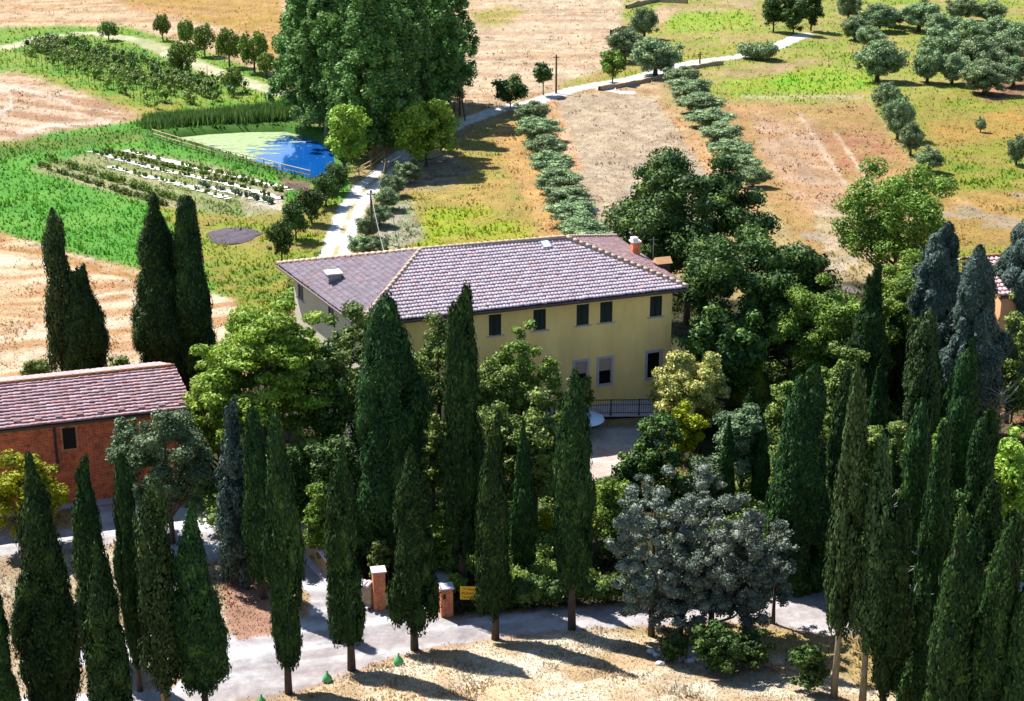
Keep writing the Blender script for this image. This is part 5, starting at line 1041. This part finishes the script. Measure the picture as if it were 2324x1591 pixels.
for i, (u, v, r) in enumerate([(1208, 258, 28), (1222, 295, 33), (1238, 335, 34), (1254, 372, 36), (1272, 412, 37), (1286, 450, 38), (1298, 488, 40), (1318, 524, 36), (1345, 552, 34)]): olive(u, v + 26, v - 34, r * 1.6, i, 'olive in the row left of the ploughed strip, ' + ord_[i], G1)
G2 = 'olive row right of the pale ploughed strip'
for i, (u, v, r) in enumerate([(1548, 172, 30), (1562, 200, 36), (1585, 232, 38), (1612, 266, 38), (1636, 302, 38), (1660, 338, 36), (1686, 372, 33), (1708, 400, 26)]): olive(u, v + 24, v - 26, r * 1.55, i, 'olive in the row right of the ploughed strip, ' + (ord_[i] if i < 7 else 'lowest, against the great dark tree'), G2)
G3 = 'bushy olives along the right side of the white track'
for i, (u, v, r, l) in enumerate([(925, 395, 30, 'highest, right under the bright spreading tree'), (893, 425, 28, 'second from the top'), (878, 455, 26, 'middle one beside the pole'), (862, 492, 26, 'below the middle one'), (832, 520, 24, 'beside the pole nearest the villa'), (822, 562, 30, 'just behind the villa roof edge'), (862, 572, 22, 'small one right of the lowest pole')]): olive(u, v + 20, v - 34, r * 1.25, i, 'bushy grey-green olive right of the white track, ' + l, G3)
G4 = 'young trees along the left side of the white track'
DT = []
for i in range(2):
    me = broad(3.4, 1.7, .12, 640 + i, 'dark', ncl=46, leaf=.19, cs=.3, core=.5, irr=.3, jit=.8); tk = trunk_mesh(2.4, .1, .04, 645 + i, 4, 1.1, .25); tk.materials.append(M['bark']); DT.append((me, tk))
for i, (u, v, t, r, l) in enumerate([(640, 592, 500, 28, 'lowest, nearest the villa corner'), (672, 545, 455, 32, 'second from the bottom'), (708, 508, 425, 32, 'third from the bottom'), (740, 468, 395, 32, 'fourth from the bottom'), (768, 438, 368, 30, 'highest, below the light green young poplar')]): olive(u, v, t - 6, r * 1.22, i, 'bushy dark young tree left of the white track, ' + l, G4, 'young_tree', 'tree', DT)
G5 = 'scattered olives on the upper right slope'
pos = [(1925, 46, -20, 28), (1940, 92, 38, 30), (1995, 72, 8, 38), (2085, 70, 0, 44), (2134, 92, 28, 38), (2182, 50, -6, 32), (2241, 50, 2, 36), (1990, 185, 88, 50), (1972, 108, 60, 30), (2134, 155, 62, 50), (2202, 112, 42, 36), (2251, 104, 36, 40), (2300, 124, 50, 36), (2220, 172, 80, 48), (2104, 188, 108, 34), (2272, 152, 78, 42), (2234, 214, 135, 50), (2300, 196, 128, 36), (2030, 60, 20, 30), (2160, 190, 118, 34)]
ll = ['at the top left corner of the grove', 'below the top left one', 'large rounded one above the centre left', 'broad one in the upper middle', 'right of the broad upper one', 'small one at the top edge', 'top one left of the far right gap', 'broad dark-footed one at the left end', 'small one above the broad dark-footed one', 'broad one in the centre', 'upper one right of centre', 'right upper one over the stakes', 'at the right picture edge', 'large one right of centre', 'small one left below the centre', 'right middle one', 'lowest right one with deep shade below', 'right edge one above the stakes', 'small one between the upper left crowns', 'low one between centre and the shaded one']
for i, p in enumerate(pos): olive(p[0], p[1], p[2] - 6, p[3] * 1.22, i, 'olive of the upper right grove, ' + ll[i], G5)
for i, (u, v, t, r, l) in enumerate([(2012, 255, 180, 36, 'grey olive below the grove, left of a pair'), (2036, 318, 208, 38, 'grey olive with leaning trunk, right of the pair below the grove'), (2066, 352, 270, 32, 'rounded grey olive on the slope above the open oak'), (2108, 390, 328, 34, 'low olive bush between the open oak and the golden slope'), (2306, 375, 300, 28, 'lone olive near the right edge on the golden slope'), (1487, 172, 78, 64, 'largest grey olive with thick trunk beside the far track'), (1418, 140, 56, 46, 'grey olive crown left behind the largest one'), (1462, 88, 10, 36, 'olive crown standing above the largest one'), (2225, 300, 262, 14, 'tiny olive sapling on the golden slope')]): olive(u, v, t, r, i, l, 'single olives on the right slope')
FT = []
for i in range(3):                                         # vase-shaped fruit trees: rising branch fans
    rng = rs(700 + i); n = 64; a = rng.rand(n) * 6.28; t = rng.uniform(.05, 1, n); spread = rng.uniform(.2, 1, n) ** .6 * np.interp(t, [0, .45, 1], [.7, 1, .55]); cl = np.stack([np.cos(a) * 1.5 * spread, np.sin(a) * 1.5 * spread, 1.15 + 2.1 * t], 1); rad = np.stack([np.full(n, .30), np.full(n, .30), np.full(n, .5)], 1) * rng.uniform(.7, 1.2, (n, 1))
    me = crown(cl, rad, 70, .2, .12, rng, M['green'], .3, .7, .8); mb = MB(); mb.tube([(0, 0, -.2), (0, 0, 1.2)], [.11, .08], 7)
    for k in range(9): b = k * .7; mb.tube([(0, 0, 1.1), (math.cos(b) * .6, math.sin(b) * .6, 2.), (math.cos(b) * 1.1, math.sin(b) * 1.1, 3.1)], [.06, .04, .02], 5)
    tk = bpy.data.meshes.new('trunk'); tk.from_pydata(mb.v, [], mb.f); tk.materials.append(M['bark']); FT.append((me, tk))
FS = 1.25
fl = ['leftmost fruit tree, below the curving path', 'tall narrow fruit tree above the path', 'small round fruit tree, second of the upper row', 'third fruit tree of the upper row, airy crown', 'fourth fruit tree of the upper row', 'fruit tree nearest the poplars in the upper row', 'fruit tree standing below the path among the vines', 'young fruit tree at the lower end of the path', 'fruit tree half hidden by the left poplars']
for i, p in enumerate([(247, 92, 54, 22), (370, 92, 36, 18), (424, 108, 50, 20), (465, 128, 62, 24), (521, 153, 70, 30), (578, 165, 76, 33), (415, 170, 100, 32), (532, 210, 160, 20), (606, 175, 125, 22)]): olive(p[0], p[1], p[2] - 4, p[3] * FS, i, fl[i], 'young fruit trees along the path', 'fruit_tree', 'fruit tree', FT, 3.5, 1.7)
# dead twigs among the cypresses at the lower right
for (u, v, h, l, s) in ((2040, 1560, 4.6, 'bare grey dead branches between the two lower right cypresses', 5), (2075, 1440, 4.5, 'pale dry branches beside the leaning bright cypress', 6), (2262, 1000, 3.4, 'tangle of pale bare twigs below the ochre house', 7), (1985, 1330, 5, 'greyish dead brushwood behind the bare pale trunks', 8)):
    g = gp(u, v); mb = MB(); r = random.Random(s); mb.tube([(0, 0, -.2), (0, 0, h * .9)], [.06, .02], 5)
    for k in range(46): a = r.uniform(0, 6.28); z = r.uniform(.1, .9) * h; L = r.uniform(.5, 1.4); d1 = Vector((math.cos(a), math.sin(a), r.uniform(.1, .7))); b = Vector((0, 0, z)); mb.tube([b, b + d1 * L * .6, b + d1 * L + Vector((0, 0, r.uniform(-.3, .3)))], [.022, .014, .006], 4)
    o = mb.build('dead_branches', mat('dead_wood', (.45, .42, .42), (.3, .27, .26), 4, .9)); o.location = g; tag(o, l, 'dead branches')
